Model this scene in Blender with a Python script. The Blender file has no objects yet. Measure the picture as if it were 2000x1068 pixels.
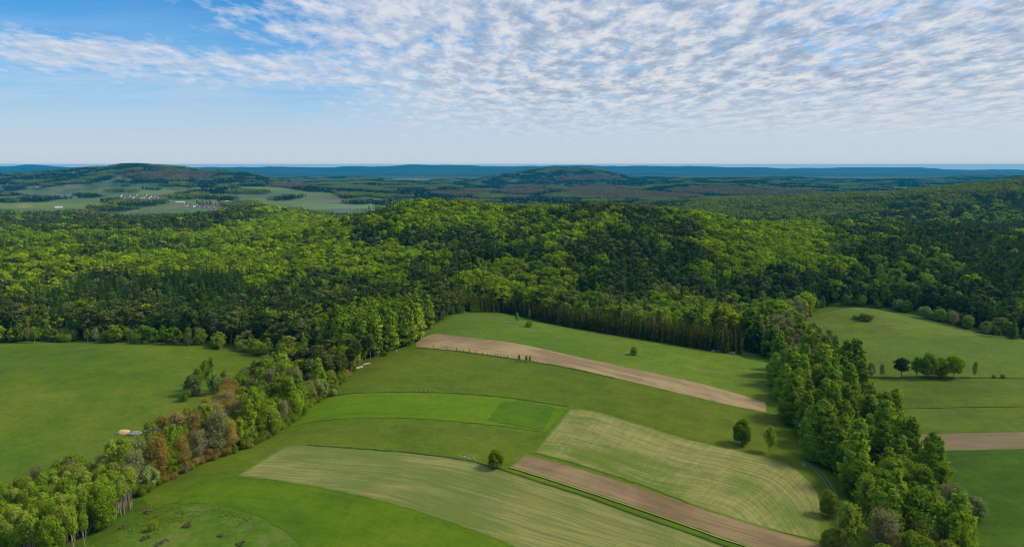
import bpy, math, random
import numpy as np
from mathutils import Vector

R = math.radians
scene = bpy.context.scene
COL = scene.collection
rng = np.random.default_rng(7)
random.seed(7)

# ------------------------------------------------------------------ camera
PITCH = math.atan(212 / 1334)
FPX = 1334.0                       # focal length in pixels of a 2000 px wide picture
cam_d = bpy.data.cameras.new('camera')
cam = bpy.data.objects.new('camera', cam_d)
COL.objects.link(cam)
cam_d.sensor_width = 36.0
cam_d.lens = 36.0 * FPX / 2000.0
cam_d.clip_start = 1.0
cam_d.clip_end = 80000.0
cam.location = (0, 0, 0)
cam.rotation_euler = (math.pi / 2 - PITCH, 0, 0)
scene.camera = cam

# ------------------------------------------------------------------ light
SUN_AZ = R(82)                     # clockwise from the view direction (+Y)
SUN_EL = R(42)
sun_d = bpy.data.lights.new('sun', 'SUN')
sun_d.energy = 3.1
sun_d.angle = R(14)
sun_d.color = (1.0, 0.95, 0.86)
sun = bpy.data.objects.new('sun', sun_d)
COL.objects.link(sun)
sdir = Vector((math.sin(SUN_AZ) * math.cos(SUN_EL), math.cos(SUN_AZ) * math.cos(SUN_EL), math.sin(SUN_EL)))
sun.rotation_euler = sdir.to_track_quat('Z', 'Y').to_euler()
sun.location = (0, 0, 300)

vs = scene.view_settings
vs.view_transform = 'Standard'; vs.look = 'None'; vs.exposure = 0.0; vs.gamma = 1.0
vs.use_curve_mapping = False
scene.cycles.max_bounces = 5
scene.cycles.diffuse_bounces = 3
scene.cycles.transmission_bounces = 3
scene.cycles.volume_bounces = 0
scene.cycles.use_denoising = True
scene.cycles.filter_width = 1.0


class NT:
    """small helper for node trees"""
    def __init__(self, tree):
        self.t = tree
        self.n = tree.nodes
        self.l = tree.links

    def node(self, kind, **kw):
        nd = self.n.new(kind)
        for k, v in kw.items():
            setattr(nd, k, v)
        return nd

    def put(self, sock, v):
        if isinstance(v, bpy.types.NodeSocket):
            self.l.new(v, sock)
        elif isinstance(v, (tuple, list)):
            if sock.type == 'RGBA' and len(v) == 3:
                v = (*v, 1)
            sock.default_value = v
        else:
            sock.default_value = v

    def math(self, op, a, b=0.0, c=None, clamp=False):
        nd = self.node('ShaderNodeMath', operation=op, use_clamp=clamp)
        self.put(nd.inputs[0], a); self.put(nd.inputs[1], b)
        if c is not None:
            self.put(nd.inputs[2], c)
        return nd.outputs[0]

    def mix(self, f, a, b, blend='MIX'):
        nd = self.node('ShaderNodeMix', data_type='RGBA', blend_type=blend)
        self.put(nd.inputs[0], f); self.put(nd.inputs[6], a); self.put(nd.inputs[7], b)
        return nd.outputs[2]

    def noise(self, vec, scale, detail=3.0, rough=0.55, dist=0.0):
        nd = self.node('ShaderNodeTexNoise')
        self.put(nd.inputs['Vector'], vec)
        nd.inputs['Scale'].default_value = scale
        nd.inputs['Detail'].default_value = detail
        nd.inputs['Roughness'].default_value = rough
        nd.inputs['Distortion'].default_value = dist
        return nd.outputs[0]

    def ramp(self, f, stops, interp='LINEAR'):
        nd = self.node('ShaderNodeValToRGB')
        self.put(nd.inputs[0], f)
        cr = nd.color_ramp
        cr.interpolation = interp
        while len(cr.elements) < len(stops):
            cr.elements.new(0.5)
        for e, (p, c) in zip(cr.elements, stops):
            e.position = p
            e.color = (*c, 1) if len(c) == 3 else c
        return nd.outputs[0]

    def smooth(self, f, a, b, lo=0.0, hi=1.0):
        nd = self.node('ShaderNodeMapRange', interpolation_type='SMOOTHSTEP')
        self.put(nd.inputs[0], f)
        nd.inputs[1].default_value = a; nd.inputs[2].default_value = b
        nd.inputs[3].default_value = lo; nd.inputs[4].default_value = hi
        return nd.outputs[0]

    def mapping(self, vec, scale=(1, 1, 1), rot=(0, 0, 0), loc=(0, 0, 0)):
        nd = self.node('ShaderNodeMapping')
        self.put(nd.inputs[0], vec)
        nd.inputs['Scale'].default_value = scale
        nd.inputs['Rotation'].default_value = rot
        nd.inputs['Location'].default_value = loc
        return nd.outputs[0]


# ------------------------------------------------------------------ sky
world = bpy.data.worlds.new('World')
scene.world = world
world.use_nodes = True
w = NT(world.node_tree)
w.n.clear()
sky = w.node('ShaderNodeTexSky', sky_type='NISHITA', sun_disc=False)
sky.sun_elevation = SUN_EL
sky.sun_rotation = SUN_AZ
sky.air_density = 1.0; sky.dust_density = 0.4; sky.ozone_density = 3.0; sky.altitude = 400
tc = w.node('ShaderNodeTexCoord')
gen = tc.outputs['Generated']
sep = w.node('ShaderNodeSeparateXYZ')
w.put(sep.inputs[0], gen)
dx, dy, dz = sep.outputs
zc = w.math('MAXIMUM', dz, 0.0)
az = w.math('ARCTAN2', dx, dy)                       # 0 straight ahead, + to the right
den = w.math('ADD', zc, 0.10)
cx = w.math('DIVIDE', dx, den)
cy = w.math('DIVIDE', dy, den)
cmb = w.node('ShaderNodeCombineXYZ')
w.put(cmb.inputs[0], cx); w.put(cmb.inputs[1], cy)
cp = cmb.outputs[0]
base = w.mix(1.0, sky.outputs[0], (0.13, 0.76, 1.18), 'MULTIPLY')
# pale veil that thickens towards the horizon
veil = w.ramp(zc, [(0.0, (1, 1, 1)), (0.05, (0.92,) * 3), (0.10, (0.70,) * 3), (0.155, (0.30,) * 3), (0.22, (0.04,) * 3), (0.6, (0.0,) * 3)])
vn = w.noise(w.mapping(cp, (0.6, 1.6, 1), (0, 0, R(-12))), 1.8, 6, 0.65)
veil = w.math('MULTIPLY', veil, w.math('ADD', 1.0, w.math('MULTIPLY', w.smooth(zc, 0.045, 0.12), w.smooth(vn, 0.3, 0.65, -0.34, 0.25))), clamp=True)
azw = w.smooth(az, -0.6, 0.6)
veil_col = w.mix(azw, (3.9, 5.4, 7.0), (5.2, 5.8, 6.5))
lo_col = w.mix(w.smooth(zc, 0.0, 0.10), (4.9, 5.6, 6.25), veil_col)
base = w.mix(veil, base, lo_col)
# altocumulus field: dense to the upper right, one thin band running left
cells = w.noise(w.mapping(cp, (1.15, 0.62, 1), (0, 0, R(-10))), 7.6, 5, 0.60, 0.12)
big = w.noise(w.mapping(cp, (1.0, 1.3, 1), (0, 0, R(8))), 1.5, 3, 0.5, 0.4)
cov_r = w.math('MULTIPLY', w.smooth(w.math('ADD', az, w.math('MULTIPLY', zc, 1.2)), -0.34, 0.12), w.smooth(zc, 0.0, 0.055))
bandc = w.math('ADD', w.math('MULTIPLY', az, -0.022), 0.118)
bd = w.math('ABSOLUTE', w.math('SUBTRACT', zc, bandc))
band = w.math('MULTIPLY', w.smooth(bd, 0.0, 0.045, 0.85, 0.0), w.smooth(az, 0.35, 0.1))
topd = w.math('ABSOLUTE', w.math('SUBTRACT', zc, w.math('ADD', w.math('MULTIPLY', az, -0.06), 0.192)))
topb = w.math('MULTIPLY', w.smooth(topd, 0.0, 0.018, 0.85, 0.0), w.smooth(az, -0.40, -0.26))
cov = w.math('MAXIMUM', cov_r, w.math('MAXIMUM', band, topb))
cov = w.math('ADD', cov, w.math('MULTIPLY', w.smooth(zc, 0.22, 0.4), 0.5))
th = w.math('SUBTRACT', 0.635, w.math('MULTIPLY', cov, 0.34))
dens = w.math('ADD', w.math('MULTIPLY', cells, 0.72), w.math('MULTIPLY', big, 0.30))
m = w.math('DIVIDE', w.math('SUBTRACT', dens, th), 0.20, clamp=True)
m = w.math('MULTIPLY', m, w.smooth(cov, 0.0, 0.35), clamp=True)
m = w.math('MULTIPLY', m, w.smooth(zc, 0.01, 0.06, 0.25, 0.95))
sh = w.noise(w.mapping(cp, (1.1, 0.62, 1), (0, 0, R(-10)), (0.03, 0.09, 0)), 6.4, 5, 0.64, 0.12)
ccol = w.ramp(sh, [(0.36, (0.38, 0.49, 0.64)), (0.47, (0.55, 0.64, 0.77)), (0.55, (0.80, 0.82, 0.87)), (0.68, (0.98, 0.97, 0.95))])
ccol = w.mix(1.0, ccol, (7.0, 7.15, 7.35), 'MULTIPLY')
ccol = w.mix(w.smooth(zc, 0.03, 0.12, 0.8, 0.0), ccol, veil_col)
ccol = w.mix(w.smooth(az, 0.1, -0.35, 0.0, 0.55), ccol, (5.6, 6.2, 7.4))
skyc = w.mix(m, base, ccol)
bg = w.node('ShaderNodeBackground')
w.put(bg.inputs[0], skyc)
bg.inputs[1].default_value = 0.116
wo = w.node('ShaderNodeOutputWorld')
w.l.new(bg.outputs[0], wo.inputs[0])

# ------------------------------------------------------------------ numbers
SP, CP = math.sin(PITCH), math.cos(PITCH)


def ray(u, v):
    a = (np.asarray(u, float) - 1000) / FPX
    b = -(np.asarray(v, float) - 534) / FPX
    return a, CP + b * SP, -SP + b * CP        # direction, forward component 1


def p_at_z(u, v, z):
    a, yc, zc_ = ray(u, v)
    t = z / zc_
    return a * t, yc * t, z


def p_at_y(u, y, z):
    """point at ground distance y and height z that lies on the meridian of u"""
    zcam = y * CP - z * SP
    return (u - 1000) / FPX * zcam, y, z


def to_px(x, y, z):
    zcam = y * CP - z * SP
    up = y * SP + z * CP
    zcam = np.where(zcam < 1, 1, zcam)
    return 1000 + FPX * x / zcam, 534 - FPX * up / zcam


def hash2(ix, iy, seed):
    h = (ix.astype(np.int64) * 374761393 + iy.astype(np.int64) * 668265263 + seed * 1442695041) & 0x7fffffff
    h = ((h ^ (h >> 13)) * 1274126177) & 0x7fffffff
    return ((h ^ (h >> 16)) & 0xffffff) / float(0xffffff)


def vnoise(x, y, seed=0):
    xi, yi = np.floor(x), np.floor(y)
    fx, fy = x - xi, y - yi
    fx = fx * fx * (3 - 2 * fx); fy = fy * fy * (3 - 2 * fy)
    a = hash2(xi, yi, seed); b = hash2(xi + 1, yi, seed)
    c = hash2(xi, yi + 1, seed); d = hash2(xi + 1, yi + 1, seed)
    return (a * (1 - fx) + b * fx) * (1 - fy) + (c * (1 - fx) + d * fx) * fy


def fbm(x, y, seed=0, octaves=4):
    s = 0; amp = 0.5; tot = 0
    for k in range(octaves):
        s = s + amp * vnoise(x, y, seed + k * 17); tot += amp
        x = x * 2.03 + 11.3; y = y * 2.03 - 7.1; amp *= 0.5
    return s / tot


def sstep(x, a, b):
    t = np.clip((x - a) / (b - a), 0, 1)
    return t * t * (3 - 2 * t)


# ------------------------------------------------------------------ terrain
vis = [(1000, 1068, -121), (600, 1068, -119), (300, 1060, -118), (1600, 1060, -127), (1000, 900, -119.5), (600, 880, -119),
       (480, 880, -120), (1400, 950, -122.5), (1600, 930, -127), (1250, 850, -120.5), (1000, 780, -119), (700, 770, -120), (650, 770, -121.5),
       (1400, 780, -122), (1500, 800, -125), (900, 680, -120), (820, 675, -122), (1200, 700, -121), (1480, 710, -127), (905, 612, -122),
       (860, 628, -122.5), (1000, 622, -122), (1200, 655, -123.5), (1380, 685, -126), (1500, 700, -129), (275, 965, -120), (400, 900, -120.5),
       (50, 900, -140), (200, 800, -138), (300, 720, -137), (0, 700, -137), (0, 673, -138), (200, 671, -137), (400, 677, -140),
       (480, 691, -143), (350, 850, -139), (150, 1000, -128), (0, 1050, -131), (200, 900, -136), (480, 720, -141),
       (560, 720, -139), (700, 722, -122), (740, 692, -123), (1660, 1060, -129), (1850, 1050, -131), (1980, 1060, -130),
       (2000, 900, -128), (1850, 880, -128), (1780, 840, -128), (2000, 740, -127), (1800, 735, -127), (1700, 735, -128), (1650, 599, -129),
       (1800, 640, -128), (2000, 662, -132), (1575, 620, -134), (1720, 606, -129), (1550, 650, -135)]
hid = [(900, 640, -133), (1000, 600, -140), (1000, 700, -148), (1000, 830, -134), (1000, 1000, -117), (1000, 1250, -89), (900, 1220, -85),
       (800, 1200, -92), (700, 1150, -112), (640, 1100, -133), (590, 1060, -146), (1200, 1200, -84), (1280, 1180, -88), (1350, 1150, -94), (1430, 1110, -104), (1500, 1080, -114),
       (1600, 1060, -124), (1700, 1050, -129), (1900, 1050, -132), (2000, 1050, -133), (2200, 1050, -134), (1200, 1000, -112), (1200, 700, -148), (1200, 830, -130),
       (1300, 620, -145), (1300, 900, -124), (1300, 700, -146), (1450, 620, -146), (1450, 900, -126), (1560, 650, -154), (1700, 850, -136), (1700, 700, -149),
       (1900, 780, -139), (1900, 600, -147), (2000, 530, -145), (2200, 560, -147), (700, 900, -140), (700, 720, -150),
       (1000, 1500, -128), (1300, 1500, -140), (700, 1500, -164), (1700, 1450, -150), (2100, 1450, -152), (1000, 1850, -168),
       (500, 1750, -122), (420, 1700, -132), (590, 1700, -134), (650, 1800, -166), (500, 1400, -146), (500, 1150, -151), (500, 800, -149), (500, 600, -148),
       (200, 560, -146), (200, 700, -148), (200, 850, -149), (200, 1050, -147), (200, 1350, -150), (200, 1750, -158), (0, 600, -147), (0, 850, -150),
       (0, 1050, -148), (0, 1350, -152), (0, 1800, -160), (-400, 600, -140), (-400, 1000, -148), (-400, 1700, -158), (-300, 350, -138),
       (2400, 350, -130), (2400, 700, -140), (2500, 1200, -135), (1500, 1800, -165), (2100, 1800, -160)]
ctl = [p_at_z(*p) for p in vis] + [p_at_y(*p) for p in hid]
ctl = [(p[0], p[1], p[2] - (4.0 if (i >= len(vis) and p[1] > 560) else 0)) for i, p in enumerate(ctl)]
ctl += [(0, 60, -121), (-200, 60, -124), (200, 60, -126), (0, -300, -124), (-400, -300, -130), (400, -300, -132), (-420, 120, -134), (420, 120, -131)]
ctl = np.array([[float(c) for c in p] for p in ctl])
CS = 300.0
C2 = ctl[:, :2] / CS


def tps(r2):
    return 0.5 * r2 * np.log(r2 + 1e-9)


def _fit():
    n = len(C2)
    d2 = ((C2[:, None] - C2[None]) ** 2).sum(-1)
    K = tps(d2) + np.eye(n) * 0.004
    P = np.c_[np.ones(n), C2]
    A = np.zeros((n + 3, n + 3)); A[:n, :n] = K; A[:n, n:] = P; A[n:, :n] = P.T
    return np.linalg.solve(A, np.r_[ctl[:, 2], 0, 0, 0])


WT = _fit()


def near_z(x, y):
    q = np.stack([x, y], -1).reshape(-1, 2) / CS
    out = np.empty(len(q))
    for i in range(0, len(q), 40000):
        b = q[i:i + 40000]
        d2 = ((b[:, None] - C2[None]) ** 2).sum(-1)
        out[i:i + 40000] = tps(d2) @ WT[:-3] + WT[-3] + b @ WT[-2:]
    out = np.clip(out, -175, -80)
    return out.reshape(np.shape(x))


# far ridges: (distance, half depth in front, half depth behind, skyline as (u, v) pairs)
RIDGES = [
    (2700, 950, 900, [(1180, 412), (1300, 402), (1450, 393), (1600, 386), (1750, 379), (1850, 371), (1950, 361), (2000, 353), (2150, 338), (2500, 345)]),
    (6300, 2300, 1500, [(-500, 340), (-200, 345), (0, 341), (100, 336), (150, 330), (200, 327), (240, 322), (270, 321), (300, 324), (350, 327), (380, 332), (410, 337), (430, 334),
                        (470, 337), (520, 349), (560, 357), (600, 367), (650, 384), (700, 400)]),
    (4700, 1300, 900, [(-300, 372), (0, 376), (150, 372), (250, 366), (400, 372), (480, 365), (560, 370), (620, 378), (690, 396)]),
    (8200, 2200, 1400, [(560, 372), (620, 362), (700, 356), (800, 357), (880, 359), (930, 354), (960, 347), (1000, 341), (1070, 334), (1140, 333.5), (1200, 343),
                        (1260, 357), (1330, 362), (1400, 372)]),
    (5600, 1100, 900, [(600, 392), (660, 386), (740, 381), (850, 376), (960, 371), (1030, 365), (1080, 364), (1150, 374), (1250, 367), (1350, 361), (1450, 363), (1560, 370), (1620, 380), (1700, 392)]),
    (12500, 2500, 2000, [(-400, 330), (0, 334), (200, 342), (500, 348), (600, 347), (760, 350), (950, 352), (1150, 352), (1300, 346), (1450, 350), (1600, 356), (1800, 352), (2000, 350), (2400, 352)]),
    (21000, 3500, 2500, [(-600, 325), (-100, 323), (50, 322), (110, 327), (250, 331), (390, 329), (420, 327.5), (450, 330), (530, 327), (640, 329), (690, 326.5), (730, 327), (800, 322.5), (870, 324.5),
                         (1000, 328), (1080, 325), (1200, 325), (1290, 328), (1350, 327), (1430, 331), (1500, 329.5), (1530, 333.5),
                         (1650, 330.5), (1780, 330), (1850, 333.5), (2000, 335), (2500, 332)]),
]


def far_z(x, y):
    r = np.hypot(x, y) + 1e-6
    azu = 1000 + FPX / CP * x / np.maximum(y, 1.0)       # close to u for points near the horizon
    azu = np.where(y <= 0, np.where(x > 0, 4000, -2000), azu)
    z = -178 - 26 * sstep(r, 2200, 4000) + 9 * (fbm(x / 900, y / 900, 5) - 0.5) * 2
    z = z + 14 * (fbm(x / 2600, y / 2600, 9) - 0.5) * 2
    z = z + 62 * np.clip(fbm(x / 1300, y / 1900, 19, 3) - 0.42, 0, 1) * 2 * sstep(r, 2600, 3600)
    for (D, wf, wb, sk) in RIDGES:
        us = np.array([s[0] for s in sk], float); vv = np.array([s[1] for s in sk], float)
        v = np.interp(azu, us, vv)
        if D > 20000:
            v = 321.8 + (v - 322) * 0.72 + 3.4 * (fbm(azu / 75.0, azu * 0 + 3.3, 97, 4) - 0.5) * 2
        elif D == 8200:
            v = v - 5.5 * np.exp(-((azu - 1110) / 150.0) ** 2)
        a, yc, zc_ = ray(azu, v)
        top = zc_ / yc * D
        if D < 10000:
            top = top - 9
        elif D > 20000:
            top = top + 0
            
        d = (y - D)
        d = d + 0.16 * wf * (fbm(x / 700, y / 700, int(D)) - 0.5) * 2
        bump = np.where(d < 0, 1 - np.abs(d / wf), 1 - np.abs(d / wb))
        bump = np.clip(bump, 0, 1); bump = bump ** 1.15 * (2.2 - 1.2 * bump)
        gul = 1 - 0.34 * (1 - bump) * np.abs(fbm(azu / 40 + 3, y / 1800, int(D) + 3, 3) - 0.5) * 4
        endf = sstep(azu, us[0], us[0] + 60) * (1 - sstep(azu, us[-1] - 60, us[-1]))
        h = -212 + (top + 212) * bump * gul * endf
        h = np.where(bump > 0.985, -212 + (top + 212) * endf, h)
        z = np.maximum(z, h) + 3.0 * np.exp(-np.abs(z - h) / 8.0) * (bump > 0)
    return z


def ground_z(x, y):
    x = np.asarray(x, float); y = np.asarray(y, float)
    r = np.hypot(x, y)
    t = sstep(r, 1750, 2350)
    zn = near_z(x, y)
    zf = far_z(x, y)
    # small undulation that keeps large fields from looking ruled
    fold = 17 * (fbm(x / 210 + 4, y / 190, 23, 3) - 0.5) * 2 * sstep(y, 720, 900) * (1 - sstep(r, 1500, 1900))
    zn = zn + fold
    und = 0.5 * (fbm(x / 45, y / 45, 3, 2) - 0.5) * sstep(r, 60, 200)
    return zn * (1 - t) + zf * t + und


# lookup grid for quick heights over the near country
GX0, GX1, GY0, GY1, GS = -1900.0, 1900.0, -100.0, 2500.0, 5.0
_gx = np.arange(GX0, GX1 + 1, GS); _gy = np.arange(GY0, GY1 + 1, GS)
_GX, _GY = np.meshgrid(_gx, _gy)
_GZ = ground_z(_GX, _GY)


def gz(x, y):
    fx = np.clip((np.asarray(x, float) - GX0) / GS, 0, len(_gx) - 1.001)
    fy = np.clip((np.asarray(y, float) - GY0) / GS, 0, len(_gy) - 1.001)
    ix = fx.astype(int); iy = fy.astype(int); fx = fx - ix; fy = fy - iy
    return (_GZ[iy, ix] * (1 - fx) + _GZ[iy, ix + 1] * fx) * (1 - fy) + (_GZ[iy + 1, ix] * (1 - fx) + _GZ[iy + 1, ix + 1] * fx) * fy


def land(u, v):
    """where the line of sight through (u, v) meets the near ground"""
    u = np.atleast_1d(np.asarray(u, float)); v = np.atleast_1d(np.asarray(v, float))
    a, yc, zc_ = ray(u, v)
    lo = np.full(u.shape, 40.0) ; hit = np.full(u.shape, np.nan)
    ts = 60 * 1.012 ** np.arange(330)
    prev = ts[0]
    done = np.zeros(u.shape, bool)
    t_lo = np.full(u.shape, ts[0]); t_hi = np.full(u.shape, ts[-1])
    for t in ts[1:]:
        below = (zc_ * t < gz(a * t, yc * t)) & ~done
        t_hi = np.where(below, t, t_hi); t_lo = np.where(below, prev, t_lo)
        done |= below
        prev = t
    for _ in range(18):
        tm = 0.5 * (t_lo + t_hi)
        b = zc_ * tm < gz(a * tm, yc * tm)
        t_hi = np.where(b, tm, t_hi); t_lo = np.where(b, t_lo, tm)
    t = 0.5 * (t_lo + t_hi)
    return np.stack([a * t, yc * t], -1)


# ------------------------------------------------------------------ mesh helpers
def make_mesh(name, V, F4=None, F3=None, mats=(), midx=None, smooth=False, uv=None, attrs=None):
    me = bpy.data.meshes.new(name)
    V = np.asarray(V, np.float32)
    n4 = 0 if F4 is None else len(F4); n3 = 0 if F3 is None else len(F3)
    me.vertices.add(len(V)); me.vertices.foreach_set('co', V.ravel())
    loops = []; starts = []
    if n4:
        loops.append(np.asarray(F4, np.int32).ravel()); starts.append(np.arange(n4, dtype=np.int32) * 4)
    if n3:
        loops.append(np.asarray(F3, np.int32).ravel()); starts.append(np.arange(n3, dtype=np.int32) * 3 + n4 * 4)
    if loops:
        loops = np.concatenate(loops); starts = np.concatenate(starts)
        me.loops.add(len(loops)); me.loops.foreach_set('vertex_index', loops)
        me.polygons.add(n4 + n3); me.polygons.foreach_set('loop_start', starts)
        if midx is not None:
            me.polygons.foreach_set('material_index', np.asarray(midx, np.int32))
        if smooth is not False:
            sm = np.ones(n4 + n3, bool) if smooth is True else np.asarray(smooth, bool)
            me.polygons.foreach_set('use_smooth', sm)
        else:
            me.polygons.foreach_set('use_smooth', np.zeros(n4 + n3, bool))
    for mt in mats:
        me.materials.append(mt)
    if uv is not None:
        ul = me.uv_layers.new(name='UVMap')
        ul.data.foreach_set('uv', np.asarray(uv, np.float32)[loops].ravel())
    if attrs:
        for k, (typ, arr) in attrs.items():
            at = me.attributes.new(k, typ, 'POINT')
            key = {'FLOAT': 'value', 'INT': 'value', 'FLOAT_VECTOR': 'vector', 'FLOAT_COLOR': 'color'}[typ]
            at.data.foreach_set(key, np.asarray(arr).ravel())
    me.update(calc_edges=True)
    return me


def link(name, me, parent=None, label=None, cat=None, group=None, kind=None):
    o = bpy.data.objects.new(name, me)
    COL.objects.link(o)
    if parent is not None:
        o.parent = parent
    if label: o['label'] = label
    if cat: o['category'] = cat
    if group: o['group'] = group
    if kind: o['kind'] = kind
    return o


# ------------------------------------------------------------------ materials
MATS = {}


def new_mat(name):
    m_ = bpy.data.materials.new(name)
    m_.use_nodes = True
    t = NT(m_.node_tree)
    b = t.n.get('Principled BSDF')
    b.inputs['Roughness'].default_value = 0.9
    b.inputs['Specular IOR Level'].default_value = 0.12
    MATS[name] = m_
    return m_, t, b


def plain(name, c1, c2, scale=3.0, rough=0.9, bump=0.0):
    m_, t, b = new_mat(name)
    g = t.node('ShaderNodeTexCoord').outputs['Object']
    n_ = t.noise(g, scale, 4, 0.6)
    t.put(b.inputs['Base Color'], t.mix(t.smooth(n_, 0.3, 0.7), c1, c2))
    b.inputs['Roughness'].default_value = rough
    if bump:
        bp = t.node('ShaderNodeBump')
        bp.inputs['Strength'].default_value = bump
        t.put(bp.inputs['Height'], n_)
        t.put(b.inputs['Normal'], bp.outputs[0])
    return m_


def leaf_mat(name, stops, trans=0.25, patch=0.35, shade=0.82):
    """foliage: colour differs from tree to tree (object random) and from leaf clump to leaf clump"""
    m_ = bpy.data.materials.new(name); m_.use_nodes = True
    t = NT(m_.node_tree); t.n.clear()
    oi = t.node('ShaderNodeObjectInfo')
    rnd = oi.outputs['Random']
    c = t.ramp(rnd, stops)
    co = t.node('ShaderNodeTexCoord').outputs['Object']
    nz = t.noise(co, 0.9, 3, 0.7)
    c = t.mix(t.smooth(nz, 0.3, 0.7, 0.0, patch), c, t.mix(1.0, c, (1.45, 1.35, 1.1), 'MULTIPLY'))
    n2 = t.noise(co, 0.33, 1, 0.5)
    c = t.mix(t.smooth(n2, 0.62, 0.3, 0.0, patch), c, t.mix(1.0, c, (0.72, 0.78, 0.9), 'MULTIPLY'))
    r2 = t.math('FRACT', t.math('MULTIPLY', rnd, 17.31))
    c = t.mix(1.0, c, t.ramp(r2, [(0, (shade,) * 3), (1, (1.22,) * 3)]), 'MULTIPLY')
    df = t.node('ShaderNodeBsdfDiffuse'); t.put(df.inputs[0], c)
    tr = t.node('ShaderNodeBsdfTranslucent'); t.put(tr.inputs[0], t.mix(1.0, c, (1.15, 1.2, 0.7), 'MULTIPLY'))
    mx = t.node('ShaderNodeMixShader'); mx.inputs[0].default_value = trans
    t.l.new(df.outputs[0], mx.inputs[1]); t.l.new(tr.outputs[0], mx.inputs[2])
    out = t.node('ShaderNodeOutputMaterial'); t.l.new(mx.outputs[0], out.inputs[0])
    MATS[name] = m_
    return m_


L_SPRUCE = leaf_mat('spruce_needles', [(0, (0.040, 0.087, 0.012)), (0.5, (0.060, 0.115, 0.012)), (0.85, (0.096, 0.151, 0.012)), (1, (0.074, 0.140, 0.020))], 0.08, shade=0.66)
L_HEDGESPR = leaf_mat('young_spruce_needles', [(0, (0.052, 0.076, 0.010)), (0.6, (0.081, 0.103, 0.011)), (1, (0.115, 0.127, 0.014))], 0.08)
L_PINE = leaf_mat('pine_needles', [(0, (0.080, 0.115, 0.021)), (0.4, (0.110, 0.148, 0.026)), (0.8, (0.148, 0.181, 0.032)), (1, (0.167, 0.169, 0.044))], 0.08, shade=0.66)
L_LARCH = leaf_mat('larch_needles', [(0, (0.157, 0.246, 0.016)), (0.5, (0.217, 0.315, 0.020)), (1, (0.288, 0.382, 0.026))], 0.22)
L_BEECH = leaf_mat('beech_leaves', [(0, (0.150, 0.230, 0.006)), (0.3, (0.229, 0.326, 0.006)), (0.6, (0.290, 0.389, 0.006)), (0.8, (0.343, 0.422, 0.008)), (0.92, (0.158, 0.288, 0.014)), (1, (0.194, 0.211, 0.036))], 0.30)
L_LEAF = leaf_mat('spring_leaves', [(0, (0.137, 0.213, 0.014)), (0.35, (0.202, 0.293, 0.014)), (0.7, (0.260, 0.336, 0.022)), (1, (0.286, 0.305, 0.045))], 0.30)
L_BIRCH = leaf_mat('birch_leaves', [(0, (0.188, 0.295, 0.014)), (0.5, (0.250, 0.360, 0.018)), (1, (0.300, 0.372, 0.036))], 0.32)
L_ASPEN = leaf_mat('aspen_leaves', [(0, (0.220, 0.330, 0.022)), (0.5, (0.290, 0.400, 0.032)), (1, (0.340, 0.410, 0.060))], 0.35)
L_GREY = leaf_mat('grey_buds', [(0, (0.216, 0.203, 0.096)), (0.5, (0.270, 0.257, 0.084)), (1, (0.270, 0.297, 0.096))], 0.2)
L_RUST = leaf_mat('rust_buds', [(0, (0.310, 0.221, 0.038)), (0.5, (0.356, 0.270, 0.044)), (1, (0.356, 0.277, 0.125))], 0.25)
L_WILLOW = leaf_mat('willow_leaves', [(0, (0.198, 0.277, 0.070)), (0.5, (0.252, 0.330, 0.075)), (1, (0.312, 0.366, 0.120))], 0.25)

BARK = plain('bark', (0.085, 0.062, 0.045), (0.16, 0.125, 0.095), 2.0)
PBARK = plain('pine_bark', (0.20, 0.14, 0.10), (0.28, 0.20, 0.15), 1.2)
WBARK = plain('birch_bark', (0.42, 0.40, 0.36), (0.16, 0.15, 0.14), 1.6)
GBARK = plain('pale_bark', (0.44, 0.37, 0.26), (0.30, 0.24, 0.16), 1.6)
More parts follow.
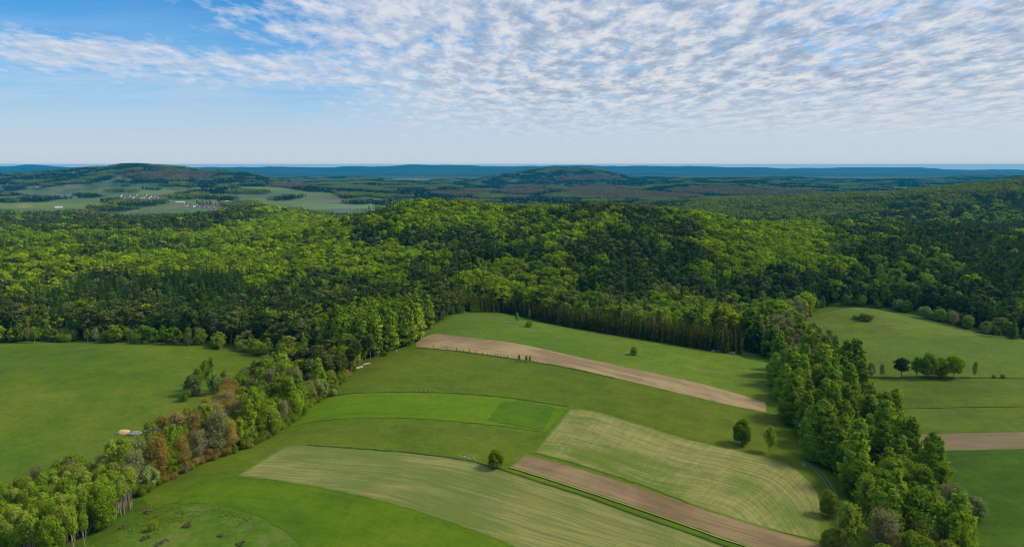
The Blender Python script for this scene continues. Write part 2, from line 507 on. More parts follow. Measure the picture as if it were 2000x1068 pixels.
#TERRAIN_MATERIALS
def grass_mat(name, cols, scale=1.0, streak=None, fine=0.75, uvrows=True, tram=0.0):
    """turf: broad tone drift, mid mottling, fine tuft texture; streak = direction (radians) of faint mowing lines"""
    m_, t, b = new_mat(name)
    pos = t.node('ShaderNodeNewGeometry').outputs['Position']
    n1 = t.noise(pos, 0.011 * scale, 4, 0.62, 0.3)
    n2 = t.noise(pos, 0.075 * scale, 4, 0.62)
    n3 = t.noise(pos, 0.42, 6, 0.8)
    n4 = t.noise(pos, 0.2, 5, 0.75)
    f = t.math('ADD', t.math('MULTIPLY', n1, 0.55), t.math('MULTIPLY', n2, 0.45))
    c = t.ramp(f, [(0.38, cols[0]), (0.47, cols[1]), (0.54, cols[2]), (0.62, cols[3])])
    n5 = t.noise(pos, 0.006, 3, 0.6, 0.5)
    c = t.mix(t.smooth(n5, 0.38, 0.62, 0.0, 1.0), t.mix(1.0, c, (1.14, 1.06, 1.05), 'MULTIPLY'), t.mix(1.0, c, (0.84, 0.91, 0.9), 'MULTIPLY'))
    c = t.mix(t.smooth(n4, 0.53, 0.66, 0.0, 0.6), c, t.mix(1.0, c, (0.70, 0.76, 0.85), 'MULTIPLY'))
    c = t.mix(t.smooth(n4, 0.47, 0.34, 0.0, 0.6), c, t.mix(1.0, c, (1.28, 1.12, 1.2), 'MULTIPLY'))
    c = t.mix(t.smooth(n3, 0.25, 0.75, 0.0, fine), t.mix(1.0, c, (0.80, 0.84, 0.85), 'MULTIPLY'), t.mix(1.0, c, (1.22, 1.18, 1.05), 'MULTIPLY'))
    if streak is not None:
        uv = t.node('ShaderNodeUVMap', uv_map='UVMap').outputs[0] if uvrows else None
        mp = t.mapping(uv, (0.02, 0.50, 1)) if uvrows else t.mapping(pos, (0.02, 0.55, 0.02), (0, 0, -streak))
        s = t.noise(mp, 1.0, 4, 0.6)
        c = t.mix(t.smooth(s, 0.35, 0.65, 0.0, 0.40), c, t.mix(1.0, c, (0.78, 0.86, 0.80), 'MULTIPLY'))
        mp = t.mapping(uv, (0.010, 0.13, 1)) if uvrows else t.mapping(pos, (0.012, 0.16, 0.012), (0, 0, -streak))
        s = t.noise(mp, 1.0, 3, 0.6)
        c = t.mix(t.smooth(s, 0.40, 0.62, 0.0, 0.35), c, t.mix(1.0, c, (1.25, 1.12, 1.1), 'MULTIPLY'))
        if tram:
            sp_ = t.node('ShaderNodeSeparateXYZ'); t.put(sp_.inputs[0], uv)
            wv_ = t.math('ADD', sp_.outputs[1], t.math('MULTIPLY', n2, 1.5))
            q_ = t.math('ABSOLUTE', t.math('SUBTRACT', t.math('FRACT', t.math('DIVIDE', wv_, 13.0)), 0.5))
            q2 = t.math('ABSOLUTE', t.math('SUBTRACT', q_, 0.07))
            c = t.mix(t.smooth(q2, 0.035, 0.01, 0.0, tram), c, t.mix(1.0, c, (0.62, 0.70, 0.7), 'MULTIPLY'))
    t.put(b.inputs['Base Color'], c)
    bp = t.node('ShaderNodeBump'); bp.inputs['Strength'].default_value = 0.35; bp.inputs['Distance'].default_value = 0.5
    t.put(bp.inputs['Height'], n3)
    t.put(b.inputs['Normal'], bp.outputs[0])
    return m_


def row_mat(name, soil, soil2, green, green_amt, row=1.2, edge=0.0, row_c=0.25, big_green=0.5, cross=0.0):
    """tilled or cut field: rows follow the strip (UV in metres, u along, v across)"""
    m_, t, b = new_mat(name)
    uv = t.node('ShaderNodeUVMap', uv_map='UVMap').outputs[0]
    pos = t.node('ShaderNodeNewGeometry').outputs['Position']
    rows = t.noise(t.mapping(uv, (0.035, 1.0 / row, 1)), 1.0, 3, 0.55)
    rows2 = t.noise(t.mapping(uv, (0.012, 0.25 / row, 1), loc=(31, 7, 0)), 1.0, 3, 0.6)
    n1 = t.noise(pos, 0.022, 4, 0.6, 0.4)
    n3 = t.noise(pos, 0.8, 4, 0.72)
    c = t.mix(t.smooth(t.math('ADD', t.math('MULTIPLY', n1, 0.6), t.math('MULTIPLY', rows2, 0.4)), 0.42, 0.58), soil, soil2)
    c = t.mix(t.smooth(rows, 0.42, 0.60, 0.0, row_c * 2.6), c, t.mix(1.0, c, (0.66, 0.72, 0.68), 'MULTIPLY'))
    c = t.mix(t.smooth(rows2, 0.38, 0.62, 0.0, row_c * 1.6), c, t.mix(1.0, c, (1.25, 1.20, 1.18), 'MULTIPLY'))
    g = t.math('ADD', t.math('MULTIPLY', n1, big_green), t.math('ADD', t.math('MULTIPLY', rows2, 0.35), t.math('MULTIPLY', n3, 0.3)))
    gm = t.smooth(g, 0.62 - green_amt * 0.35 + big_green * 0.18 - 0.09, 0.80 - green_amt * 0.35 + big_green * 0.18 - 0.09)
    if cross:
        cr = t.noise(t.mapping(uv, (0.5, 0.05, 1), loc=(3, 9, 0)), 1.0, 3, 0.6)
        c = t.mix(t.smooth(cr, 0.45, 0.6, 0.0, cross), c, t.mix(1.0, c, (1.28, 1.16, 1.1), 'MULTIPLY'))
    at = t.node('ShaderNodeAttribute', attribute_name='edge').outputs['Fac']
    if edge:
        e = t.math('ADD', at, t.math('MULTIPLY', t.math('SUBTRACT', t.noise(pos, 0.25, 4, 0.7), 0.5), edge * 1.2))
        em = t.smooth(e, edge, 0.0)
        gm = t.math('MAXIMUM', gm, em)
    c = t.mix(gm, c, t.mix(t.smooth(n3, 0.3, 0.7), green, t.mix(1.0, green, (1.25, 1.2, 1.0), 'MULTIPLY')))
    c = t.mix(t.smooth(n3, 0.25, 0.75, 0, 0.3), c, t.mix(1.0, c, (0.72, 0.74, 0.76), 'MULTIPLY'))
    t.put(b.inputs['Base Color'], c)
    bp = t.node('ShaderNodeBump'); bp.inputs['Strength'].default_value = 0.4; bp.inputs['Distance'].default_value = 0.3
    t.put(bp.inputs['Height'], t.math('ADD', n3, rows))
    t.put(b.inputs['Normal'], bp.outputs[0])
    return m_


G_OLIVE = [(0.093, 0.129, 0.006), (0.106, 0.154, 0.007), (0.118, 0.170, 0.008), (0.142, 0.188, 0.012)]
G_MEAD = [(0.084, 0.135, 0.006), (0.099, 0.159, 0.006), (0.109, 0.176, 0.006), (0.133, 0.194, 0.011)]
G_RICH = [(0.070, 0.128, 0.002), (0.082, 0.153, 0.002), (0.097, 0.172, 0.003), (0.117, 0.190, 0.004)]
M_GROUND = grass_mat('meadow_grass', G_MEAD, streak=0.1, uvrows=False)
M_OLIVE = grass_mat('olive_meadow_grass', G_OLIVE, streak=-0.28, tram=0.2)
M_LUSH = grass_mat('rich_grass', G_RICH, streak=-0.35, tram=0.35)
M_UPPER = grass_mat('upper_meadow_grass', [(0.104, 0.160, 0.011), (0.114, 0.185, 0.011), (0.129, 0.207, 0.012), (0.155, 0.222, 0.016)], streak=-0.30, tram=0.2)
M_LEFT = grass_mat('left_meadow_grass', [(0.088, 0.139, 0.005), (0.100, 0.164, 0.005), (0.116, 0.178, 0.006), (0.148, 0.194, 0.012)], streak=0.3)
M_ROUGH = grass_mat('rough_grass', [(0.062, 0.115, 0.006), (0.078, 0.146, 0.006), (0.098, 0.168, 0.010), (0.140, 0.180, 0.030)], scale=3.0, fine=0.9)
M_RIGHT = grass_mat('right_meadow_grass', [(0.099, 0.145, 0.011), (0.116, 0.170, 0.011), (0.128, 0.188, 0.012), (0.148, 0.199, 0.017)], streak=0.05, tram=0.2)
M_DEEP = grass_mat('deep_green_grass', [(0.048, 0.098, 0.002), (0.058, 0.115, 0.003), (0.070, 0.132, 0.004), (0.088, 0.150, 0.007)], streak=-0.1, tram=0.35)
M_CROP = grass_mat('young_corn', [(0.123, 0.211, 0.002), (0.137, 0.232, 0.002), (0.155, 0.246, 0.003), (0.185, 0.265, 0.004)], scale=0.7, streak=-0.1, fine=0.3, tram=0.55)
M_CROPD = grass_mat('dark_corn', [(0.080, 0.165, 0.003), (0.092, 0.182, 0.003), (0.105, 0.200, 0.003), (0.125, 0.215, 0.004)], scale=0.7, streak=-0.1, fine=0.3, tram=0.5)
M_SOIL = row_mat('ploughed_soil', (0.45, 0.310, 0.145), (0.30, 0.195, 0.092), (0.13, 0.17, 0.020), -0.6, row=1.6, edge=1.6, row_c=0.18)
M_SOIL2 = row_mat('harrowed_soil', (0.34, 0.230, 0.105), (0.225, 0.145, 0.066), (0.12, 0.16, 0.020), -0.6, row=1.4, edge=1.3, row_c=0.22)
M_SOIL3 = row_mat('grey_soil', (0.26, 0.200, 0.095), (0.215, 0.160, 0.080), (0.12, 0.16, 0.020), -0.6, row=1.2, edge=1.3, row_c=0.22)
M_STUB = row_mat('stubble', (0.270, 0.262, 0.070), (0.195, 0.210, 0.050), (0.130, 0.175, 0.030), 0.16, row=2.0, edge=3.0, row_c=0.34, big_green=0.6)
M_STUB2 = row_mat('striped_stubble', (0.280, 0.270, 0.078), (0.200, 0.222, 0.052), (0.110, 0.165, 0.018), 0.30, row=1.8, edge=2.0, row_c=0.34, big_green=0.45, cross=0.8)
M_VERGE = row_mat('dry_verge', (0.30, 0.29, 0.09), (0.24, 0.26, 0.06), (0.12, 0.17, 0.02), 0.1, row=0.5)
M_BANK = grass_mat('bank_grass', [(0.036, 0.065, 0.004), (0.045, 0.080, 0.005), (0.055, 0.095, 0.006), (0.070, 0.110, 0.010)])
M_RUT = plain('rut_dirt', (0.26, 0.235, 0.15), (0.17, 0.19, 0.075), 0.5)
M_FLOOR = plain('forest_floor', (0.035, 0.045, 0.015), (0.070, 0.075, 0.025), 0.15)

#TERRAIN_MESH
# ------------------------------------------------------------------ field outlines (pixel curves on the ground)
def smooth_curve(pts, n):
    P = np.array(pts, float)
    seg = np.r_[0, np.cumsum(np.hypot(*np.diff(P, axis=0).T))]
    Pm = np.vstack([2 * P[0] - P[1], P, 2 * P[-1] - P[-2]])
    s = np.linspace(0, seg[-1], n)
    k = np.clip(np.searchsorted(seg, s, side='right') - 1, 0, len(P) - 2)
    t = ((s - seg[k]) / (seg[k + 1] - seg[k]))[:, None]
    p0, p1, p2, p3 = Pm[k], Pm[k + 1], Pm[k + 2], Pm[k + 3]
    return 0.5 * ((2 * p1) + (-p0 + p2) * t + (2 * p0 - 5 * p1 + 4 * p2 - p3) * t ** 2 + (-p0 + 3 * p1 - 3 * p2 + p3) * t ** 3)


def world_curve(px, n=120):
    c = smooth_curve(px, n)
    w_ = land(c[:, 0], c[:, 1])
    seg = np.r_[0, np.cumsum(np.hypot(*np.diff(w_, axis=0).T))]
    s = np.linspace(0, seg[-1], n)
    return np.stack([np.interp(s, seg, w_[:, 0]), np.interp(s, seg, w_[:, 1])], -1)


def strip(name, A, B, mat, lift, step=1.4, jit=0.7, label=None):
    """ruled sheet between two ground curves, draped on the terrain"""
    A = world_curve(A, 160) if not isinstance(A, np.ndarray) else A
    B = world_curve(B, 160) if not isinstance(B, np.ndarray) else B
    la = np.hypot(*np.diff(A, axis=0).T).sum()
    wid = np.hypot(*(A - B).T).mean()
    nu = int(max(8, la / step)); nv = int(max(2, min(wid / step, 160)))
    s = np.linspace(0, 1, nu + 1); t_ = np.linspace(0, 1, nv + 1)
    ii = np.linspace(0, 1, len(A))
    a = np.stack([np.interp(s, ii, A[:, k]) for k in (0, 1)], -1)
    ii = np.linspace(0, 1, len(B))
    b = np.stack([np.interp(s, ii, B[:, k]) for k in (0, 1)], -1)
    T = t_[None, :, None]
    P = a[:, None] * (1 - T) + b[:, None] * T
    edge_w = np.minimum(T[..., 0], 1 - T[..., 0]) * 2
    wob = (0.6 * vnoise(P[..., 0] / 4.0, P[..., 1] / 4.0, 4) + 0.4 * vnoise(P[..., 0] / 1.4, P[..., 1] / 1.4, 5) - 0.5) * 2.4 * jit
    nrm = (b - a) / (np.hypot(*(b - a).T)[:, None] + 1e-6)
    P = P + nrm[:, None] * (wob * (edge_w < 0.02))[..., None]
    z = ground_z(P[..., 0], P[..., 1]) + lift
    V = np.dstack([P, z]).reshape(-1, 3)
    i, j = np.meshgrid(np.arange(nu), np.arange(nv), indexing='ij')
    k = (i * (nv + 1) + j).ravel()
    F = np.stack([k, k + (nv + 1), k + nv + 2, k + 1], -1)
    # keep faces looking up
    v0 = V[F[0]]
    if np.cross(v0[1] - v0[0], v0[2] - v0[0])[2] < 0:
        F = F[:, ::-1]
    width = np.hypot(*(b - a).T)
    uvs = np.dstack([np.repeat((s * la)[:, None], nv + 1, 1), t_[None, :] * width[:, None]]).reshape(-1, 2)
    dedge = np.minimum(np.minimum(t_[None, :], 1 - t_[None, :]) * width[:, None], (np.minimum(s, 1 - s) * la)[:, None]).reshape(-1)
    me = make_mesh(name, V, F4=F, mats=(mat,), smooth=True, uv=uvs, attrs={'edge': ('FLOAT', dedge)})
    o = link(name, me, kind='structure')
    return o, A, B


def ribbon(px, w0, w1, n=160):
    """two parallel curves round a px path, w0/w1 metres to its left and right"""
    C = world_curve(px, n) if not isinstance(px, np.ndarray) else px
    d = np.gradient(C, axis=0); d /= np.hypot(*d.T)[:, None]
    nn = np.stack([-d[:, 1], d[:, 0]], -1)
    return C + nn * w0, C + nn * w1


# polar ground sheet
def polar_ground():
    ratio = 1.0085
    r = [18.0]
    while r[-1] < 24500:
        r.append(r[-1] * ratio if r[-1] > 60 else r[-1] + 2.0)
    r = np.array(r)
    a1 = np.radians(np.arange(-44, 44.01, 0.16))
    a2 = np.radians(np.arange(47, 313.1, 4.0))
    a = np.r_[a1, a2]
    Rr, Aa = np.meshgrid(r, a, indexing='ij')
    X, Y = Rr * np.sin(Aa), Rr * np.cos(Aa)
    Z = ground_z(X, Y)
    nr, na = X.shape
    return r, a, X, Y, Z


rr, aa, GXp, GYp, GZp = polar_ground()
nr_, na_ = GXp.shape

# where woods stand far away, and which colour open land has there
PXU, PXV = to_px(GXp, GYp, GZp)


def ell(u, v, cu, cv, ru, rv, soft=0.35):
    d = np.sqrt(((u - cu) / ru) ** 2 + ((v - cv) / rv) ** 2)
    return 1 - sstep(d, 1 - soft, 1 + soft)


OPEN = [  # far open land: u, v, ru, rv, colour
    (278, 387, 58, 7, (0.15, 0.19, 0.08)), (404, 407, 60, 9, (0.16, 0.20, 0.09)), (60, 375, 60, 4, (0.15, 0.2, 0.07)), (230, 402, 60, 4, (0.14, 0.2, 0.07)), (170, 412, 60, 4, (0.2, 0.21, 0.08)),
    (90, 400, 130, 8, (0.22, 0.26, 0.05)), (48, 402, 16, 4, (0.36, 0.30, 0.12)), (35, 414, 16, 3, (0.34, 0.22, 0.13)), (150, 392, 60, 6, (0.15, 0.21, 0.07)), (60, 412, 90, 5, (0.16, 0.22, 0.05)),
    (310, 376, 48, 6, (0.20, 0.25, 0.07)), (255, 370, 40, 3, (0.17, 0.20, 0.07)), (520, 369, 60, 5, (0.19, 0.25, 0.06)), (610, 378, 46, 5, (0.17, 0.21, 0.07)), (450, 380, 60, 4, (0.16, 0.21, 0.07)),
    (370, 391, 55, 5, (0.16, 0.22, 0.08)), (350, 416, 70, 8, (0.13, 0.21, 0.06)), (420, 393, 22, 5, (0.27, 0.24, 0.13)), (200, 377, 60, 4, (0.15, 0.19, 0.07)), (300, 358, 24, 2, (0.18, 0.2, 0.07)),
    (720, 403, 130, 5, (0.21, 0.28, 0.13)), (610, 400, 40, 3, (0.20, 0.25, 0.12)), (680, 412, 30, 5, (0.16, 0.20, 0.13)), (1270, 402, 60, 3, (0.20, 0.26, 0.10)), (1190, 399, 50, 2.5, (0.17, 0.24, 0.09)),
    (1985, 446, 34, 8, (0.15, 0.22, 0.07)), (1890, 456, 70, 2.5, (0.16, 0.23, 0.09)), (1500, 372, 40, 1.5, (0.22, 0.2, 0.12)), (20, 362, 60, 3, (0.15, 0.18, 0.08)), (100, 366, 60, 3, (0.2, 0.2, 0.12)),
    (120, 383, 50, 3, (0.21, 0.2, 0.13)), (40, 352, 50, 2, (0.14, 0.18, 0.08)), (800, 351, 60, 1.6, (0.25, 0.24, 0.17)), (700, 350, 60, 1.5, (0.2, 0.2, 0.15)), (1120, 363, 60, 1.3, (0.18, 0.19, 0.1)),
]
BARE = [  # leafless brown woods
    (1180, 376, 75, 12), (1260, 384, 110, 6), (1500, 378, 110, 6), (1400, 372, 90, 7), (900, 378, 60, 4), (330, 343, 90, 8), (1150, 347, 60, 5), (560, 362, 40, 6), (340, 340, 60, 5), (1020, 372, 50, 8)]


def far_wood(x, y, u, v):
    """0..1 how wooded the far land is"""
    n1 = fbm(x / 300 + 5, y / 620, 31, 4)
    n2 = fbm(x / 900 + 5, y / 1500, 41, 3)
    wv = sstep(n1 + 0.25 * (n2 - 0.5), 0.51, 0.545)           # patchwork in the low country
    low = ell(u, v, 200, 392, 480, 36, 0.3)                  # farmland basin on the left
    low = np.maximum(low, ell(u, v, 680, 408, 130, 12, 0.3))
    hill = 1 - low
    hv = sstep(n1 + 0.3 * (n2 - 0.5), 0.27, 0.33)
    wv = wv * low + hill * hv
    for (cu, cv, ru, rv, c) in OPEN:
        wv = wv * (1 - ell(u, v, cu, cv, ru, rv, 0.15))
    wv = np.where(y > 10000, np.where(v < 345, 1.0, wv * 0.6), wv)
    return wv


wood = far_wood(GXp, GYp, PXU, PXV)
# field patchwork colours
cell = np.floor(GXp / 170 + 0.9 * fbm(GXp / 600, GYp / 600, 61)) * 31 + np.floor(GYp / 420 + fbm(GXp / 500, GYp / 500, 62) * 2) * 17
hsh = hash2(cell, cell * 3 + 1, 5)
pal = np.array([(0.12, 0.19, 0.06), (0.15, 0.22, 0.06), (0.11, 0.17, 0.05), (0.18, 0.24, 0.07), (0.14, 0.19, 0.08), (0.24, 0.2, 0.13), (0.2, 0.24, 0.06)])
colr = 0.72 * pal[np.minimum((hsh * len(pal)).astype(int), len(pal) - 1)]
for (cu, cv, ru, rv, c) in OPEN:
    k = ell(PXU, PXV, cu, cv, ru, rv, 0.25)[..., None] * (GYp > 2000)[..., None]
    colr = colr * (1 - k) + np.array(c) * np.array((0.72, 0.78, 0.62)) * k
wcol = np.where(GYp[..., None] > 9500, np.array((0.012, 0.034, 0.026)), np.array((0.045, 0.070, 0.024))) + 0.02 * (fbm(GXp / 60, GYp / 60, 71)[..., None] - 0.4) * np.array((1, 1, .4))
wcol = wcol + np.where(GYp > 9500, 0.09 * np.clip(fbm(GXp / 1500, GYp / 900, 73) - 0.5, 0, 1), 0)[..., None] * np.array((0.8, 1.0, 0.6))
for (cu, cv, ru, rv) in BARE:
    k = ell(PXU, PXV, cu, cv, ru, rv, 0.5)[..., None]
    wcol = wcol * (1 - k) + np.array((0.20, 0.15, 0.08)) * k
colr = colr * (1 - wood[..., None]) + wcol * wood[..., None]
far_tone = colr


def ring_mesh(name, i0, i1, mat, close=True):
    sl = slice(i0, i1 + 1)
    V = np.dstack([GXp[sl], GYp[sl], GZp[sl]]).reshape(-1, 3)
    n_i = i1 - i0
    i, j = np.meshgrid(np.arange(n_i), np.arange(na_), indexing='ij')
    j2 = (j + 1) % na_
    F = np.stack([(i * na_ + j), (i * na_ + j2), ((i + 1) * na_ + j2), ((i + 1) * na_ + j)], -1).reshape(-1, 4)
    v0 = V[F[0]]
    if np.cross(v0[1] - v0[0], v0[2] - v0[0])[2] < 0:
        F = F[:, ::-1]
    F3 = None
    if i0 == 0:
        V = np.vstack([V, [[0, 0, float(GZp[0].mean())]]])
        jj = np.arange(na_)
        F3 = np.stack([np.full(na_, len(V) - 1), (jj + 1) % na_, jj], -1)
    c4 = np.concatenate([far_tone[sl].reshape(-1, 3), np.ones((n_i + 1) * na_)[:, None]], 1)
    if i0 == 0:
        c4 = np.vstack([c4, [[.1, .15, .03, 1]]])
    me = make_mesh(name, V, F4=F, F3=F3, mats=(mat,), smooth=True, attrs={'tone': ('FLOAT_COLOR', c4)})
    return link(name, me, kind='structure')


m_, t, b = new_mat('far_land')
pos = t.node('ShaderNodeNewGeometry').outputs['Position']
c = t.node('ShaderNodeAttribute', attribute_name='tone').outputs['Color']
n_ = t.noise(t.mapping(pos, (1, 1, 1)), 0.012, 5, 0.7)
c = t.mix(t.smooth(n_, 0.3, 0.7, 0.0, 0.55), c, t.mix(1.0, c, (0.62, 0.7, 0.75), 'MULTIPLY'))
n_ = t.noise(pos, 0.05, 3, 0.7)
c = t.mix(t.smooth(n_, 0.4, 0.7, 0.0, 0.4), c, t.mix(1.0, c, (1.4, 1.3, 1.1), 'MULTIPLY'))
t.put(b.inputs['Base Color'], c)
M_FAR = m_

I1 = int(np.searchsorted(rr, 1900)); I2 = int(np.searchsorted(rr, 10200))
ring_mesh('ground', 0, I1, M_GROUND)
ring_mesh('hills', I1, I2, M_FAR)
ring_mesh('distant_hills', I2, nr_ - 1, M_FAR)

# ---------------- field sheets
LFT = 0.08
PL1A = [(812, 671), (822, 662), (836, 655), (852, 652), (900, 657), (1000, 669), (1100, 690), (1200, 712), (1300, 733), (1400, 757), (1497, 786)]
PL1B = [(811, 678), (830, 679), (850, 681), (900, 686), (1000, 700), (1100, 716), (1200, 738), (1300, 762), (1400, 786), (1499, 807)]
strip('upper_meadow', [(838, 640), (870, 624), (905, 611), (960, 611), (1000, 616), (1100, 638), (1250, 663), (1400, 688), (1515, 705)],
      [(812, 670), (836, 655), (852, 652), (900, 657), (1000, 669), (1100, 690), (1200, 712), (1300, 733), (1400, 757), (1497, 786)], M_UPPER, LFT)
MID_B = [(590, 800), (640, 779), (700, 769), (800, 767), (900, 770), (1000, 779), (1110, 796), (1180, 805), (1250, 824), (1350, 856), (1450, 878), (1560, 905)]
strip('middle_meadow', [(690, 725), (745, 692), (811, 678), (850, 681), (900, 686), (1000, 700), (1100, 716), (1200, 738), (1300, 762), (1400, 786), (1499, 807), (1530, 840)],
      MID_B, M_OLIVE, LFT)
strip('ploughed_field', PL1A, PL1B, M_SOIL, 2 * LFT)
CR_A = [(560, 815), (600, 792), (640, 778), (700, 768), (800, 767), (900, 770), (1000, 779), (1111, 796)]
CR_B = [(548, 838), (600, 826), (640, 820), (700, 816), (800, 817), (900, 824), (1000, 835), (1063, 844)]
o, cA, cB = strip('young_corn_field', CR_A, CR_B, M_CROP, 2 * LFT)
strip('dark_corn_patch', [(978, 786), (1010, 783), (1045, 788), (1085, 798)], [(952, 822), (985, 829), (1020, 834), (1062, 840)], M_CROPD, 3 * LFT, jit=1.5)
strip('lower_meadow', [(440, 905), (560, 840), (600, 827), (640, 821), (700, 817), (800, 818), (900, 825), (1000, 836), (1062, 845)],
      [(420, 925), (560, 874), (600, 869), (700, 876), (800, 884), (900, 896), (960, 909), (1000, 905), (1040, 882)], M_OLIVE, LFT)
ST_A = [(555, 873), (600, 870), (700, 877), (800, 885), (900, 898), (960, 912), (1050, 940), (1150, 972), (1250, 1008), (1350, 1042), (1440, 1075), (1600, 1140), (1700, 1190)]
ST_B = [(462, 930), (510, 935), (560, 942), (650, 957), (750, 980), (850, 1010), (950, 1046), (1010, 1070), (1100, 1110), (1250, 1190)]
strip('stubble_field', ST_A, ST_B, M_STUB, 2 * LFT)
strip('deep_green_field', [(400, 935)] + ST_B, [(300, 985), (420, 985), (500, 1005), (560, 1040), (600, 1080), (640, 1120), (700, 1190)], M_LUSH, LFT, jit=1.0)
strip('rough_pasture', [(275, 968), (300, 987), (420, 987), (500, 1007), (560, 1042), (600, 1082), (640, 1122)],
      [(150, 1060), (180, 1080), (230, 1100), (330, 1110), (430, 1130), (500, 1150), (560, 1180)], M_ROUGH, LFT, jit=1.0)
S2_A = [(1113, 798), (1160, 803), (1250, 829), (1350, 860), (1450, 881), (1530, 902), (1572, 930), (1597, 962), (1603, 1000)]
S2_B = [(1043, 884), (1100, 899), (1150, 913), (1250, 946), (1350, 984), (1450, 1018), (1540, 1043), (1580, 1052), (1604, 1056)]
strip('striped_field', S2_A, S2_B, M_STUB2, 2 * LFT)
S3_A = [(1026, 887), (1100, 906), (1200, 935), (1300, 968), (1400, 1002), (1500, 1033), (1600, 1063), (1700, 1100)]
S3_B = [(997, 912), (1100, 944), (1200, 977), (1300, 1011), (1400, 1047), (1470, 1070), (1560, 1105), (1640, 1140)]
strip('harrowed_field', S3_A, S3_B, M_SOIL2, 3 * LFT)
cb = world_curve(S3_B)
a_, b_ = ribbon(cb, -0.1, -0.9); strip('dry_verge', a_, b_, M_VERGE, 4 * LFT, jit=0.15)
a_, b_ = ribbon([(600, 869.5), (700, 876), (800, 884), (900, 897), (960, 911), (1050, 940), (1150, 972), (1250, 1008), (1350, 1042), (1440, 1075)], 0.4, -0.6)
strip('field_bank', a_, b_, M_BANK, 3.5 * LFT, jit=0.2)
a_, b_ = ribbon([(655, 772), (700, 768), (800, 766), (900, 769), (1000, 778), (1111, 795)], 0.5, -0.5)
strip('field_bank', a_, b_, M_BANK, 3 * LFT, jit=0.2)
a_, b_ = ribbon([(812, 679), (850, 681.5), (900, 687), (1000, 701), (1100, 717), (1200, 739)], 0.5, -0.5)
strip('field_bank', a_, b_, M_BANK, 3 * LFT, jit=0.2)
# left meadow, right meadows
strip('left_meadow', [(-200, 676), (0, 673), (100, 671.5), (200, 671), (300, 674), (400, 680), (500, 694)],
      [(-200, 1000), (0, 985), (100, 935), (200, 915), (300, 865), (400, 810), (500, 740)], M_LEFT, LFT, step=3)
strip('right_upper_meadow', [(1570, 640), (1580, 612), (1610, 600), (1650, 598.5), (1710, 603), (1770, 613), (1850, 634), (1920, 652), (2000, 664), (2150, 700)],
      [(1660, 742), (1690, 738), (1730, 737), (1780, 737), (1840, 737), (1900, 737), (1950, 737), (2000, 738), (2060, 740), (2200, 742)], M_RIGHT, LFT, step=3)
a_, b_ = ribbon([(1690, 738), (1760, 737.5), (1900, 738), (2100, 741)], 0.7, -0.5)
strip('field_bank', a_, b_, M_BANK, 3 * LFT, jit=0.2)
strip('right_middle_meadow', [(1690, 738), (1760, 737.5), (1900, 738), (2200, 742)], [(1735, 797), (1800, 797), (1900, 795), (2200, 793)], M_OLIVE, LFT, step=3)
strip('right_lower_meadow', [(1735, 797), (1800, 797), (1900, 795), (2200, 793)], [(1775, 846), (1830, 845), (1900, 844), (2200, 840)], M_RIGHT, LFT, step=3)
a_, b_ = ribbon([(1735, 797.5), (1800, 797.5), (1900, 795.5), (2100, 793.5)], 0.25, -0.25)
strip('field_bank', a_, b_, M_BANK, 3 * LFT, jit=0.2)
strip('grey_field', [(1780, 848), (1850, 846), (1900, 845), (2000, 843), (2200, 841)], [(1800, 880), (1850, 880), (1900, 879), (2000, 877), (2200, 876)], M_SOIL3, 2 * LFT)
strip('right_deep_field', [(1800, 880), (1850, 880), (1900, 879), (2000, 877), (2200, 876)], [(1870, 1160), (1950, 1160), (2000, 1160), (2100, 1160), (2300, 1160)], M_DEEP, LFT, step=3)
TRACK = [(1560, 890), (1585, 908), (1606, 930), (1622, 953), (1634, 978), (1641, 1005), (1641, 1035), (1637, 1068), (1630, 1110)]
tc_ = world_curve(TRACK)
for off in (-0.95, 0.95):
    a_, b_ = ribbon(tc_, off - 0.27, off + 0.27)
    strip('track', a_, b_, M_RUT, 3 * LFT, step=1.5, jit=0.06)

